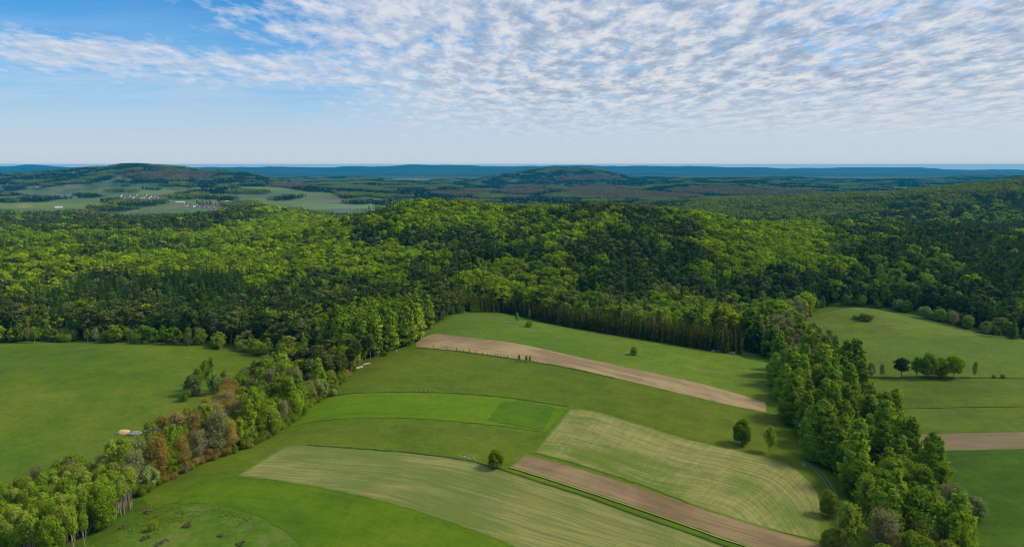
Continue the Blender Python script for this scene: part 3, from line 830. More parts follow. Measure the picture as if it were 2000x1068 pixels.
# broken cloud overhead, out of view: added only to shade parts of the land
CLM = bpy.data.materials.new('added_shade_cloud_body'); CLM.use_nodes = True
t = NT(CLM.node_tree); t.n.clear()
co_ = t.node('ShaderNodeTexCoord').outputs['Object']
fac = t.smooth(t.noise(co_, 0.006, 5, 0.7), 0.36, 0.62, 0.25, 0.78)
df = t.node('ShaderNodeBsdfDiffuse'); df.inputs[0].default_value = (0.9, 0.9, 0.92, 1)
tb = t.node('ShaderNodeBsdfTransparent')
mx = t.node('ShaderNodeMixShader'); t.put(mx.inputs[0], fac)
t.l.new(tb.outputs[0], mx.inputs[1]); t.l.new(df.outputs[0], mx.inputs[2])
ou = t.node('ShaderNodeOutputMaterial'); t.l.new(mx.outputs[0], ou.inputs[0])
CH = 1500.0
for q, (sx_, sy_, rx_, ry_) in enumerate([(120, 800, 300, 150), (640, 830, 210, 170), (-330, 640, 230, 90), (210, 170, 330, 90), (-200, 1200, 170, 90), (900, 1500, 400, 160), (-900, 1050, 300, 110),
                                          (330, 1180, 120, 80)]):
    hgt = CH + 130
    cx_ = sx_ + sdir.x / sdir.z * hgt; cy_ = sy_ + sdir.y / sdir.z * hgt
    g_ = np.random.default_rng(500 + q)
    n_, m_ = 40, 14
    V = [(0, 0, ry_ * 0.22)]
    for j in range(1, m_):
        ph = math.pi * j / m_
        for i in range(n_):
            an = 2 * math.pi * i / n_
            k_ = 1 + 0.30 * (float(vnoise(np.array(3 * math.cos(an) + q * 9.1 + j * .35), np.array(3 * math.sin(an)), 3)) - 0.5) * 2
            V.append((rx_ * math.sin(ph) * math.cos(an) * k_, ry_ * math.sin(ph) * math.sin(an) * k_, ry_ * 0.22 * math.cos(ph) * k_))
    V.append((0, 0, -ry_ * 0.22))
    L3 = [(0, 1 + i, 1 + (i + 1) % n_) for i in range(n_)] + [(len(V) - 1, 1 + (m_ - 2) * n_ + (i + 1) % n_, 1 + (m_ - 2) * n_ + i) for i in range(n_)]
    L4 = [(1 + j * n_ + i, 1 + (j + 1) * n_ + i, 1 + (j + 1) * n_ + (i + 1) % n_, 1 + j * n_ + (i + 1) % n_) for j in range(m_ - 2) for i in range(n_)]
    o_ = link('added_shade_cloud', make_mesh('added_shade_cloud', V, F4=L4, F3=L3, mats=(CLM,), smooth=True), kind='structure')  # unseen body, added for the soft shade it casts
    o_.location = (cx_, cy_, CH)

#HAZE
hz = bpy.data.materials.new('haze_air'); hz.use_nodes = True
t = NT(hz.node_tree); t.n.clear()
pv = t.node('ShaderNodeVolumePrincipled')
pv.inputs['Color'].default_value = (0.0, 0.56, 1.0, 1)
pv.inputs['Density'].default_value = 0.000034
pv.inputs['Anisotropy'].default_value = 0.0
ho = t.node('ShaderNodeOutputMaterial'); t.l.new(pv.outputs[0], ho.inputs['Volume'])
zlo = float(GZp.min()) - 1.0; zhi = max(float(GZp.max()) + 2.0, 12.0)
hb = 25200.0
V = [(x, y, z) for z in (zlo, zhi) for y in (-hb, hb) for x in (-hb, hb)]
F = [(0, 2, 3, 1), (4, 5, 7, 6), (0, 1, 5, 4), (2, 6, 7, 3), (0, 4, 6, 2), (1, 3, 7, 5)]
link('haze', make_mesh('haze', V, F4=F, mats=(hz,)), kind='stuff')
#TREES
# ------------------------------------------------------------------ tree building
def quads(C, N, S, rg, ratio=1.0, T=None):
    """leaf faces: centres C, normals N, half sizes S; returns verts and quads (rhombi)"""
    n = len(C)
    N = N / (np.linalg.norm(N, axis=1)[:, None] + 1e-9)
    if T is None:
        T = rg.normal(size=(n, 3))
    T = T - N * (T * N).sum(1)[:, None]
    T /= np.linalg.norm(T, axis=1)[:, None] + 1e-9
    B = np.cross(N, T)
    S = np.broadcast_to(np.asarray(S, float), (n,))[:, None]
    V = np.stack([C + T * S, C + B * S * ratio, C - T * S, C - B * S * ratio], 1).reshape(-1, 3)
    F = np.arange(4 * n).reshape(n, 4)
    return V, F


def tube(path, radii, sides=6):
    P = np.array(path, float)
    V = []; F = []
    for i, (p, r_) in enumerate(zip(P, radii)):
        d = P[min(i + 1, len(P) - 1)] - P[max(i - 1, 0)]
        d = d / (np.linalg.norm(d) + 1e-9)
        a = np.cross(d, [0.31, 0.95, 0.05]); a /= np.linalg.norm(a) + 1e-9
        b_ = np.cross(d, a)
        for k in range(sides):
            an = 2 * math.pi * k / sides
            V.append(p + (a * math.cos(an) + b_ * math.sin(an)) * r_)
    for i in range(len(P) - 1):
        for k in range(sides):
            k2 = (k + 1) % sides
            F.append((i * sides + k, i * sides + k2, (i + 1) * sides + k2, (i + 1) * sides + k))
    return np.array(V), np.array(F)


def join(parts):
    Vs = []; Fs = []; o_ = 0
    for V_, F_ in parts:
        Vs.append(V_); Fs.append(F_ + o_); o_ += len(V_)
    return np.vstack(Vs), np.vstack(Fs)


def rand_dirs(n, rg, up=0.0):
    d = rg.normal(size=(n, 3)); d[:, 2] += up
    return d / np.linalg.norm(d, axis=1)[:, None]


def clump_leaves(clumps, n, size, rg, up=0.35, jit=0.55, flat=1.0, feather=0.28):
    Cs = []; Ns = []
    for (x, y, z, r_) in clumps:
        k = max(6, int(n * (r_ ** 2)))
        d = rand_dirs(k, rg, up)
        rad = r_ * (0.40 + 0.66 * rg.random(k) ** 0.6)
        fr_ = rg.random(k) < feather
        rad = np.where(fr_, rad * (1.1 + 0.45 * rg.random(k)), rad)
        c_ = np.array([x, y, z]) + d * rad[:, None] * np.array([1, 1, flat])
        Cs.append(c_); Ns.append(d + rg.normal(size=(k, 3)) * jit)
    C_ = np.vstack(Cs); N_ = np.vstack(Ns)
    return quads(C_, N_, size * (0.6 + 0.8 * rg.random(len(C_))), rg, 0.75)


def limbs(clumps, base_z, rg, r0, n):
    out = []
    idx = rg.permutation(len(clumps))[:n]
    for i in idx:
        x, y, z, r_ = clumps[i]
        z0 = base_z + (z - base_z) * (0.25 + 0.3 * rg.random())
        z0 = min(z0, z - 0.3)
        mid = (x * 0.45, y * 0.45, z0 + (z - z0) * 0.42)
        out.append(tube([(0, 0, z0), mid, (x, y, z)], [r0, r0 * 0.6, r0 * 0.18], 4))
    return out


def make_broad(H, wd, rg, lod, cb=0.28, kind='round', dens=1.0, nl=None, trunk_r=0.016, stems=1):
    """broadleaf: crown of many leaf clumps round limbs. lod 0 near, 1 middle, 2 far"""
    nc = {0: 64, 1: 30, 2: 16}[lod] if nl is None else nl
    size = {0: 0.34, 1: 0.60, 2: 1.05}[lod]
    per = {0: 118, 1: 40, 2: 15}[lod] * dens
    cl = []
    Rw = H * wd
    ga = rg.random() * 6
    lob = np.clip(rg.normal(size=3) * 0.26, -0.5, 0.5)
    for i in range(nc):
        f = (i + 0.5) / nc
        if kind == 'round':
            zz = cb + (1 - cb) * (0.10 + 0.86 * f)
            prof = math.sin(math.pi * min(1, (0.14 + 0.80 * f)) ** 0.9) ** 0.62
        elif kind == 'oval':
            zz = cb + (1 - cb) * (0.05 + 0.92 * f)
            prof = max(0.12, math.sin(math.pi * (0.12 + 0.80 * f) ** 0.8) ** 0.8)
        else:        # column
            zz = cb + (1 - cb) * f * 0.97
            prof = max(0.10, (1 - f) ** 0.55 * min(1, 0.45 + f * 3))
        an = i * 2.39996 + ga + rg.normal() * 0.3
        rad = Rw * prof * (0.40 + 0.58 * rg.random() ** 0.5) * (1 + lob[0] * math.cos(an) + lob[1] * math.sin(2 * an))
        r_ = H * (0.055 + 0.065 * rg.random()) * (1.3 if lod == 2 else 1.0) * (0.75 + wd)
        cl.append((rad * math.cos(an), rad * math.sin(an), zz * H - r_ * 0.4 * f, r_))
    if lod == 0:
        cl = [c_ for c_ in cl if rg.random() > 0.14]
    leaves = clump_leaves(cl, per, size, rg, feather=0.42, jit=0.5 if lod == 0 else 0.32, up=0.35 if lod == 0 else 0.7)
    tr = []
    for s_ in range(stems):
        off = rg.normal(size=2) * (0.0 if stems == 1 else H * 0.05)
        tx, ty = off * 1.8
        tr.append(tube([(off[0] * .4, off[1] * .4, -1.2), (off[0] * .5, off[1] * .5, H * 0.02), (off[0], off[1], H * 0.35), (tx, ty, H * 0.8)],
                       [H * trunk_r * 1.35, H * trunk_r, H * trunk_r * 0.7, H * trunk_r * 0.15], 6 if lod < 2 else 4))
    if lod < 2:
        tr += limbs(cl, H * cb * 0.8, rg, H * trunk_r * 0.45, 14 if lod == 0 else 6)
    return leaves, join(tr)


def make_birch(H, rg, lod, wd=0.17, dens=1.0, sparse=False):
    """light crown of drooping twig curtains on a white stem"""
    nb = {0: 44, 1: 24, 2: 14}[lod]
    Cs = []; Ns = []; Ts = []
    per = int({0: 70, 1: 26, 2: 9}[lod] * dens)
    size = {0: 0.30, 1: 0.52, 2: 0.95}[lod]
    tr = []
    lean = rg.normal(size=2) * 0.03 * H
    for i in range(nb):
        f = (i + 0.5) / nb
        z0 = H * (0.22 + 0.70 * f)
        L_ = H * wd * (1.15 - 0.85 * f ** 1.4) * (0.7 + 0.5 * rg.random())
        an = i * 2.39996 + rg.normal() * 0.4
        ca, sa = math.cos(an), math.sin(an)
        rise = L_ * (0.8 + 0.5 * rg.random())
        base_ = np.array([lean[0] * f, lean[1] * f, z0])
        tip = base_ + np.array([ca * L_, sa * L_, rise])
        s_ = rg.random(per) ** 0.7
        c_ = base_ + (tip - base_) * s_[:, None]
        c_ = c_ + rg.normal(size=(per, 3)) * np.array([1, 1, 0.8]) * H * 0.022
        c_[:, 2] -= rg.random(per) ** 1.5 * H * 0.085
        Cs.append(c_); Ns.append(np.array([ca, sa, 0.55]) + rg.normal(size=(per, 3)) * 0.55)
        if lod < 2 and i % (2 if lod == 0 else 4) == 0:
            tr.append(tube([base_, base_ + (tip - base_) * 0.5 + [0, 0, L_ * 0.06], tip], [H * 0.005, H * 0.003, H * 0.001], 3))
    C_ = np.vstack(Cs); N_ = np.vstack(Ns)
    leaves = quads(C_, N_, size * (0.6 + 0.8 * rg.random(len(C_))), rg, 0.65, T=np.array([0, 0, 1.0]) + rg.normal(size=(len(C_), 3)) * 0.5)
    tr.append(tube([(0, 0, -1.2), (0, 0, 0.0), (lean[0] * .35, lean[1] * .35, H * .35), (lean[0], lean[1], H * 0.97)], [H * 0.014, H * 0.012, H * 0.009, H * 0.002], 6 if lod < 2 else 4))
    return leaves, join(tr)


def make_spruce(H, wd, rg, lod, cb=0.06, droop=0.30, full=1.0):
    """conical conifer: whorls of drooping boughs"""
    nl_ = {0: 30, 1: 20, 2: 12}[lod]
    nb = {0: 13, 1: 9, 2: 7}[lod]
    Rm = H * wd
    Cs = []; Ns = []; Ts = []; Ss = []
    for i in range(nl_):
        f = (i + 0.5 * rg.random()) / nl_
        z0 = H * (cb + (0.985 - cb) * f)
        L0 = Rm * (1 - f) ** 0.82 * (0.86 + 0.14 * full) + 0.12
        for b_ in range(max(4, int(nb * (1 - 0.45 * f)))):
            an = b_ * 2 * math.pi / nb + i * 1.37 + rg.normal() * 0.22
            L_ = L0 * (0.72 + 0.42 * rg.random())
            ca, sa = math.cos(an), math.sin(an)
            ns = {0: 6, 1: 3, 2: 2}[lod]
            for q in range(ns):
                s_ = (q + 0.7) / ns
                x_ = ca * L_ * s_; y_ = sa * L_ * s_
                z_ = z0 - droop * L_ * s_ ** 1.3 + rg.normal() * 0.05
                w_ = (L_ * 0.30 * (1.15 - 0.6 * s_) + 0.12) * {0: 0.9, 1: 1.2, 2: 1.75}[lod]
                side = (rg.random() - 0.5) * L_ * 0.35
                Cs.append((x_ - sa * side, y_ + ca * side, z_ - abs(side) * 0.2))
                Ns.append((ca * 0.55 + rg.normal() * 0.25, sa * 0.55 + rg.normal() * 0.25, 1.0))
                Ts.append((ca, sa, -droop - 0.25))
                Ss.append(w_)
    C_ = np.array(Cs); N_ = np.array(Ns)
    lv = quads(C_, N_, np.array(Ss), rg, 0.62, T=np.array(Ts))
    parts = [lv]
    # leader
    k = 5
    c_ = np.c_[np.zeros(k), np.zeros(k), H * np.linspace(0.93, 1.0, k)]
    parts.append(quads(c_, rand_dirs(k, rg), H * 0.014, rg, 0.5))
    tr = tube([(0, 0, -1.2), (0, 0, H * .02), (0, 0, H * 0.5), (0, 0, H * 0.99)], [H * 0.016, H * 0.013, H * 0.008, H * 0.001], 6 if lod < 2 else 4)
    return join(parts), tr


def make_larch(H, wd, rg, lod):
    """soft conifer: level boughs with hanging twigs, outline feathery"""
    nb = {0: 92, 1: 44, 2: 24}[lod]
    per = {0: 96, 1: 28, 2: 9}[lod]
    size = {0: 0.27, 1: 0.58, 2: 1.1}[lod]
    Rm = H * wd
    Cs = []; Ns = []; tr = []
    for i in range(nb):
        f = (i + rg.random()) / nb
        z0 = H * (0.10 + 0.88 * f)
        L_ = (Rm * ((1 - f) ** 0.52) * min(1, 0.6 + 2 * f) + 0.3) * (0.62 + 0.45 * rg.random())
        an = i * 2.39996 + rg.normal() * 0.35
        ca, sa = math.cos(an), math.sin(an)
        n_ = max(4, int(per * (0.35 + L_ / Rm)))
        s_ = rg.random(n_) ** 0.55
        c_ = np.stack([ca * L_ * s_, sa * L_ * s_, z0 - 0.10 * L_ * s_ + 0.22 * L_ * s_ ** 2.5], -1)
        lat = rg.normal(size=n_) * 0.26 * L_ * (1.25 - 0.6 * s_)
        c_[:, 0] -= sa * lat; c_[:, 1] += ca * lat
        c_[:, 2] -= rg.random(n_) ** 1.4 * (0.20 * L_ + 0.7)
        Cs.append(c_); Ns.append(np.array([ca * 0.8, sa * 0.8, 0.75]) + rg.normal(size=(n_, 3)) * 0.45)
        if lod == 0 and i % 3 == 0:
            tr.append(tube([(0, 0, z0), (ca * L_ * .5, sa * L_ * .5, z0 - 0.03 * L_), (ca * L_, sa * L_, z0 + .1 * L_)], [0.07, 0.05, 0.02], 3))
    C_ = np.vstack(Cs); N_ = np.vstack(Ns)
    lv = quads(C_, N_, size * (0.6 + 0.8 * rg.random(len(C_))), rg, 0.7)
    tr.append(tube([(0, 0, -1.2), (0, 0, H * .02), (0, 0, H * 0.5), (0, 0, H * 0.97)], [H * 0.016, H * 0.013, H * 0.008, H * 0.001], 6 if lod < 2 else 4))
    return lv, join(tr)


def make_pine(H, rg, lod, cb=0.50, wd=0.17):
    """Scots pine: long bare stem, tiers of flat needle clumps"""
    nc = {0: 34, 1: 18, 2: 10}[lod]
    per = {0: 80, 1: 30, 2: 11}[lod]
    size = {0: 0.32, 1: 0.55, 2: 1.0}[lod]
    cl = []
    lean = rg.normal(size=2) * 0.025 * H
    for i in range(nc):
        f = (i + rg.random()) / nc
        zz = H * (cb + (0.96 - cb) * f)
        prof = (math.sin(math.pi * (0.25 + 0.68 * f)) ** 0.8)
        an = i * 2.39996 + rg.normal() * 0.5
        rad = H * wd * prof * (0.25 + 0.75 * rg.random())
        r_ = H * (0.055 + 0.04 * rg.random()) * (1.2 if lod == 2 else 1)
        cl.append((rad * math.cos(an) + lean[0] * f, rad * math.sin(an) + lean[1] * f, zz, r_))
    lv = clump_leaves(cl, per * 1.2, size, rg, up=0.6, jit=0.6 if lod == 0 else 0.38, flat=0.62)
    tr = [tube([(0, 0, -1.2), (0, 0, 0), (lean[0] * .3, lean[1] * .3, H * .45), (lean[0], lean[1], H * .95)], [H * 0.015, H * 0.0125, H * 0.009, H * 0.002], 6 if lod < 2 else 4)]
    if lod < 2:
        tr += limbs(cl, H * cb, rg, H * 0.0045, 12 if lod == 0 else 6)
    return lv, join(tr)


def make_bare(H, wd, rg, lod, bud=0.45, up=1.0, stems=1):
    """budding tree: fan of rising twigs, thin cover of small buds or catkins"""
    nb = {0: 60, 1: 26, 2: 12}[lod]
    tr = []; Cs = []; Ns = []
    size = {0: 0.24, 1: 0.46, 2: 0.9}[lod]
    per = int({0: 70, 1: 28, 2: 14}[lod] * bud * 1.6)
    for s in range(stems):
        off = rg.normal(size=2) * (0 if stems == 1 else H * 0.09)
        for i in range(nb // stems + 1):
            f = (i + rg.random()) / (nb // stems + 1)
            z0 = H * (0.14 + 0.68 * f)
            an = i * 2.39996 + rg.normal() * 0.3
            L_ = H * wd * (1.15 - 0.85 * f) * (0.7 + 0.5 * rg.random())
            rise = min(H * 0.99 - z0, H * (0.20 + 0.24 * rg.random()) * up)
            b0 = np.array([off[0] * (0.5 + f), off[1] * (0.5 + f), z0])
            tip = b0 + np.array([math.cos(an) * L_, math.sin(an) * L_, rise])
            mid = b0 + (tip - b0) * 0.5 + np.array([math.cos(an) * L_ * .15, math.sin(an) * L_ * .15, -rise * 0.05])
            if lod < 2 or i % 2 == 0:
                tr.append(tube([b0, mid, tip], [H * 0.0055, H * 0.0035, H * 0.001], 3))
            for q in range(3 if lod == 0 else 1):
                t0 = mid + (tip - mid) * rg.random() * 0.4
                dd = (tip - b0) * (0.25 + 0.2 * rg.random()) + rg.normal(size=3) * H * 0.045
                if lod < 2:
                    tr.append(tube([t0, t0 + dd], [H * 0.0025, H * 0.0008], 3))
            s_ = 0.25 + 0.8 * rg.random(per)
            c_ = b0 + (tip - b0) * s_[:, None] + rg.normal(size=(per, 3)) * H * 0.04
            Cs.append(c_); Ns.append(np.array([math.cos(an), math.sin(an), 0.6]) + rg.normal(size=(per, 3)) * 0.7)
        tr.append(tube([(off[0] * .3, off[1] * .3, -1.2), (off[0] * .4, off[1] * .4, 0), (off[0], off[1], H * .4), (off[0] * 1.4, off[1] * 1.4, H * .85)],
                       [H * 0.015, H * 0.013, H * 0.009, H * 0.002], 6 if lod < 2 else 4))
    C_ = np.vstack(Cs); N_ = np.vstack(Ns)
    return quads(C_, N_, size * (0.6 + 0.8 * rg.random(len(C_))), rg, 0.7), join(tr)


def make_shrub(H, wd, rg, lod):
    nc = {0: 16, 1: 10, 2: 6}[lod]
    cl = []
    for i in range(nc):
        an = i * 2.39996 + rg.normal() * 0.3
        rad = H * wd * math.sqrt(rg.random())
        zz = H * (0.18 + 0.62 * rg.random()) * (1 - 0.35 * (rad / (H * wd)))
        cl.append((rad * math.cos(an), rad * math.sin(an), zz, H * (0.16 + 0.09 * rg.random())))
    lv = clump_leaves(cl, {0: 120, 1: 60, 2: 24}[lod], {0: 0.22, 1: 0.36, 2: 0.62}[lod], rg, jit=0.6)
    tr = []
    for (x, y, z, r_) in cl[:8]:
        tr.append(tube([(x * .15, y * .15, -0.6), (x * 0.6, y * .6, z * .6), (x, y, z + r_ * .4)], [H * 0.014, H * 0.010, H * 0.004], 3))
    return lv, join(tr)


# kind -> builder at unit of a reference height, leaf material, bark material
REF = 18.0
KINDS = {
    'spruce_tree': (lambda rg, l: make_spruce(REF, 0.155 + 0.03 * rg.random(), rg, l), L_SPRUCE, BARK),
    'hedge_spruce': (lambda rg, l: make_spruce(REF, 0.125, rg, l, cb=0.02, droop=0.35), L_HEDGESPR, BARK),
    'pine_tree': (lambda rg, l: make_pine(REF, rg, l, cb=0.40 + 0.15 * rg.random()), L_PINE, PBARK),
    'larch_tree': (lambda rg, l: make_larch(REF, 0.215 + 0.04 * rg.random(), rg, l), L_LARCH, BARK),
    'beech_tree': (lambda rg, l: make_broad(REF, 0.30 + 0.06 * rg.random(), rg, l, cb=0.22), L_BEECH, GBARK),
    'leafy_tree': (lambda rg, l: make_broad(REF, 0.24 + 0.07 * rg.random(), rg, l, cb=0.14, kind='oval'), L_LEAF, BARK),
    'birch_tree': (lambda rg, l: make_birch(REF, rg, l, wd=0.19 + 0.03 * rg.random(), dens=1.35), L_BIRCH, WBARK),
    'grey_tree': (lambda rg, l: make_bare(REF, 0.22, rg, l, bud=0.85), L_GREY, GBARK),
    'rust_tree': (lambda rg, l: make_bare(REF, 0.20, rg, l, bud=1.1), L_RUST, GBARK),
    'willow_tree': (lambda rg, l: make_broad(REF, 0.33, rg, l, cb=0.08, kind='round', stems=3, dens=0.9), L_WILLOW, GBARK),
    'aspen_tree': (lambda rg, l: make_broad(REF, 0.085, rg, l, cb=0.56, kind='oval', nl={0: 20, 1: 12, 2: 8}[l], stems=4, trunk_r=0.0080, dens=0.75), L_ASPEN, GBARK),
    'shrub': (lambda rg, l: make_shrub(REF, 0.52, rg, l), L_LEAF, BARK),
    'rust_shrub': (lambda rg, l: make_shrub(REF, 0.52, rg, l), L_RUST, BARK),
}
NVAR = {0: 3, 1: 3, 2: 3}
PROTO = {}


def proto(kind, lod, var):
    """crown mesh, trunk mesh"""
    key = (kind, lod, var)
    if key not in PROTO:
        f, lm, bm_ = KINDS[kind]
        rg = np.random.default_rng(1000 + 97 * list(KINDS).index(kind) + 13 * lod + var)
        (V1, F1), (V2, F2) = f(rg, lod)
        PROTO[key] = (make_mesh('crown', V1, F4=F1, mats=(lm,)), make_mesh('trunk', V2, F4=F2, mats=(bm_,), smooth=True), (V1, F1, V2, F2, lm, bm_))
    return PROTO[key]


def proto_whole(kind, lod, var):
    V1, F1, V2, F2, lm, bm_ = proto(kind, lod, var)[2]
    key = ('whole', kind, lod, var)
    if key not in PROTO:
        V, F = join([(V1, F1), (V2, F2)])
        PROTO[key] = make_mesh('tree', V, F4=F, mats=(lm, bm_), midx=np.r_[np.zeros(len(F1)), np.ones(len(F2))])
    return PROTO[key]


# ------------------------------------------------------------------ forest: where trees stand
def pip(px, py, poly):
    poly = np.asarray(poly); inside = np.zeros(px.shape, bool)
    x0, y0 = poly[-1]
    for x1, y1 in poly:
        c_ = ((y1 > py) != (y0 > py)) & (px < (x0 - x1) * (py - y1) / (y0 - y1 + 1e-12) + x1)
        inside ^= c_
        x0, y0 = x1, y1
    return inside


FRONT = [(-260, 674), (-100, 673), (0, 671), (100, 669.5), (200, 669), (300, 672), (400, 678), (470, 688), (520, 700), (600, 690), (690, 660), (760, 640), (835, 638), (868, 622), (905, 611),
         (960, 609), (1000, 613), (1100, 635), (1250, 660), (1400, 685), (1455, 690), (1510, 700), (1545, 672), (1568, 640), (1580, 611),
         (1610, 597), (1650, 595), (1710, 600), (1770, 611), (1850, 632), (1920, 650), (2000, 662), (2150, 690), (2300, 700)]
fr = land(*np.array(FRONT, float).T)
FOREST = [tuple(p) for p in fr] + [(1500, 500), (1800, 1500), (1500, 2150), (400, 2000), (-600, 2150), (-1700, 2150), (-1700, 700), (-800, 520)]

ZONES = [  # canopy zones in the order in which they win: polygon around (u, v), kinds with weights
    ((640, 800, 405, 428), dict(spruce_tree=9, beech_tree=1)),
    ((880, 1010, 396, 412), dict(spruce_tree=5, beech_tree=3, pine_tree=2)),
    ((740, 960, 404, 445), dict(beech_tree=8, spruce_tree=2)),
    ((1060, 1200, 398, 420), dict(pine_tree=5, spruce_tree=4, beech_tree=1)),
    ((1000, 1110, 408, 445), dict(beech_tree=5, spruce_tree=3, pine_tree=2)),
    ((1130, 1200, 420, 450), dict(beech_tree=6, spruce_tree=3)),
    ((1380, 1640, 418, 440), dict(spruce_tree=6, pine_tree=2, beech_tree=2)),
    ((1300, 1390, 405, 440), dict(beech_tree=6, grey_tree=2, spruce_tree=2)),
    ((1385, 1460, 440, 545), dict(beech_tree=9, birch_tree=1)),
    ((1480, 1615, 442, 520), dict(beech_tree=8, leafy_tree=1, spruce_tree=1)),
    ((1060, 1110, 452, 512), dict(beech_tree=5, leafy_tree=4, pine_tree=1)),
    ((930, 1160, 506, 585), dict(leafy_tree=6, beech_tree=2, birch_tree=2, grey_tree=1)),
    ((1100, 1330, 560, 640), dict(birch_tree=4, leafy_tree=2, grey_tree=2, rust_tree=1, pine_tree=2)),
    ((1330, 1480, 585, 640), dict(leafy_tree=6, birch_tree=3, grey_tree=1)),
    ((1480, 1600, 590, 700), dict(leafy_tree=3, grey_tree=3, birch_tree=2, rust_tree=1)),
    ((680, 870, 425, 480), dict(pine_tree=7, spruce_tree=2, beech_tree=1)),
    ((790, 880, 472, 512), dict(beech_tree=5, pine_tree=3, spruce_tree=2)),
    ((830, 1030, 440, 560), dict(pine_tree=5, spruce_tree=4, beech_tree=1)),
    ((560, 700, 430, 490), dict(beech_tree=9, spruce_tree=1)),
    ((500, 790, 470, 545), dict(beech_tree=7, spruce_tree=1, grey_tree=1, birch_tree=1)),
    ((560, 900, 545, 640), dict(pine_tree=5, birch_tree=1, leafy_tree=2, grey_tree=1, spruce_tree=2)),
    ((400, 520, 398, 440), dict(pine_tree=6, spruce_tree=4, beech_tree=1)),
    ((480, 620, 402, 475), dict(beech_tree=9, spruce_tree=.6)),
    ((420, 520, 435, 475), dict(beech_tree=6, spruce_tree=1, pine_tree=1)),
    ((-300, 480, 405, 457), dict(pine_tree=7, spruce_tree=4, beech_tree=.7)),
    ((-300, 450, 457, 470), dict(beech_tree=7, grey_tree=2, spruce_tree=1)),
    ((-300, 420, 470, 492), dict(spruce_tree=6, pine_tree=2, beech_tree=2)),
    ((-300, 560, 488, 528), dict(beech_tree=8, spruce_tree=1.3, grey_tree=1)),
    ((130, 520, 512, 590), dict(spruce_tree=10, pine_tree=1, beech_tree=.4)),
    ((-300, 130, 525, 580), dict(beech_tree=3, birch_tree=3, pine_tree=3, grey_tree=1)),
    ((-300, 660, 575, 640), dict(pine_tree=6, spruce_tree=3, birch_tree=1, leafy_tree=.5)),
    ((1180, 1380, 420, 600), dict(pine_tree=8, spruce_tree=1.5, beech_tree=.7, birch_tree=.5)),
    ((1100, 1400, 430, 600), dict(pine_tree=7, spruce_tree=2, birch_tree=.5, leafy_tree=.7)),
    ((1440, 1580, 500, 600), dict(pine_tree=8, spruce_tree=2, leafy_tree=.7)),
    ((1640, 1860, 500, 552), dict(shrub=7, birch_tree=2, pine_tree=1)),
    ((1560, 1720, 540, 600), dict(spruce_tree=3, pine_tree=3, leafy_tree=2, birch_tree=1)),
    ((1610, 1840, 440, 505), dict(pine_tree=5, spruce_tree=4, birch_tree=1.5, beech_tree=2)),
    ((1820, 2400, 440, 570), dict(pine_tree=4, spruce_tree=6, birch_tree=1)),
    ((1700, 2400, 550, 640), dict(pine_tree=7, leafy_tree=2, birch_tree=1, spruce_tree=1)),
]
DEFAULT = dict(pine_tree=5, spruce_tree=3, beech_tree=2, birch_tree=1)


def scatter(x0, x1, y0, y1, sp, seed):
    g = np.random.default_rng(seed)
    xs = np.arange(x0, x1, sp); ys = np.arange(y0, y1, sp * 0.9)
    X, Y = np.meshgrid(xs, ys)
    X = X + (np.arange(len(ys)) % 2)[:, None] * sp / 2
    X = X + g.normal(size=X.shape) * sp * 0.24; Y = Y + g.normal(size=Y.shape) * sp * 0.24
    return X.ravel(), Y.ravel()


fx, fy = scatter(-1500, 1500, 380, 2150, 9.4, 3)
k = pip(fx, fy, FOREST)
fx, fy = fx[k], fy[k]
thin = rng.random(len(fx)) < np.clip(1.15 - np.hypot(fx, fy) / 4200, 0.6, 1)
fx, fy = fx[thin], fy[thin]
fz = gz(fx, fy)
cu, cv = to_px(fx, fy, fz + 18)
k = (cu > -330) & (cu < 2380) & (cv < 900)
fx, fy, fz, cu, cv = fx[k], fy[k], fz[k], cu[k], cv[k]
kindn = np.full(len(fx), '', dtype=object)
wob_u = (fbm(fx / 50, fy / 70, 81) - 0.5) * 170 + rng.normal(size=len(fx)) * 9
wob_v = (fbm(fx / 60, fy / 110, 83) - 0.5) * 62 * np.clip((cv - 380) / 120, 0.25, 1) + rng.normal(size=len(fx)) * 3.5
pick = rng.random(len(fx)) * 0.52 + 0.48 * np.clip((fbm(fx / 22, fy / 22, 91, 2) - 0.5) * 2.4 + 0.5, 0, 0.999)
knames = list(KINDS)
for n_i in range(len(fx)):
    u_, v_ = cu[n_i] + wob_u[n_i], cv[n_i] + wob_v[n_i]
    wts = DEFAULT
    for (a0, a1, b0, b1), wt_ in ZONES:
        if a0 <= u_ <= a1 and b0 <= v_ <= b1:
            wts = wt_
            break
    tot = sum(wts.values()); q = min(pick[n_i], 0.999) * tot
    for kk, ww in wts.items():
        q -= ww
        if q <= 0:
            break
    if kk == 'pine_tree' and rng.random() < 0.42:
        kk = 'spruce_tree'
    if rng.random() < 0.10:
        kk = ['leafy_tree', 'birch_tree', 'beech_tree', 'pine_tree', 'spruce_tree', 'grey_tree'][int(rng.integers(6))]
    kindn[n_i] = kk
HT = dict(spruce_tree=(23, 37), pine_tree=(20, 29), beech_tree=(17, 28), leafy_tree=(15, 23), birch_tree=(17, 24), grey_tree=(15, 21), rust_tree=(13, 17), shrub=(4, 8),
          larch_tree=(19, 25), willow_tree=(7, 11), hedge_spruce=(14, 18), aspen_tree=(12, 16), rust_shrub=(3, 5))
hh = np.array([HT[k_][0] + (HT[k_][1] - HT[k_][0]) * rng.random() for k_ in kindn])
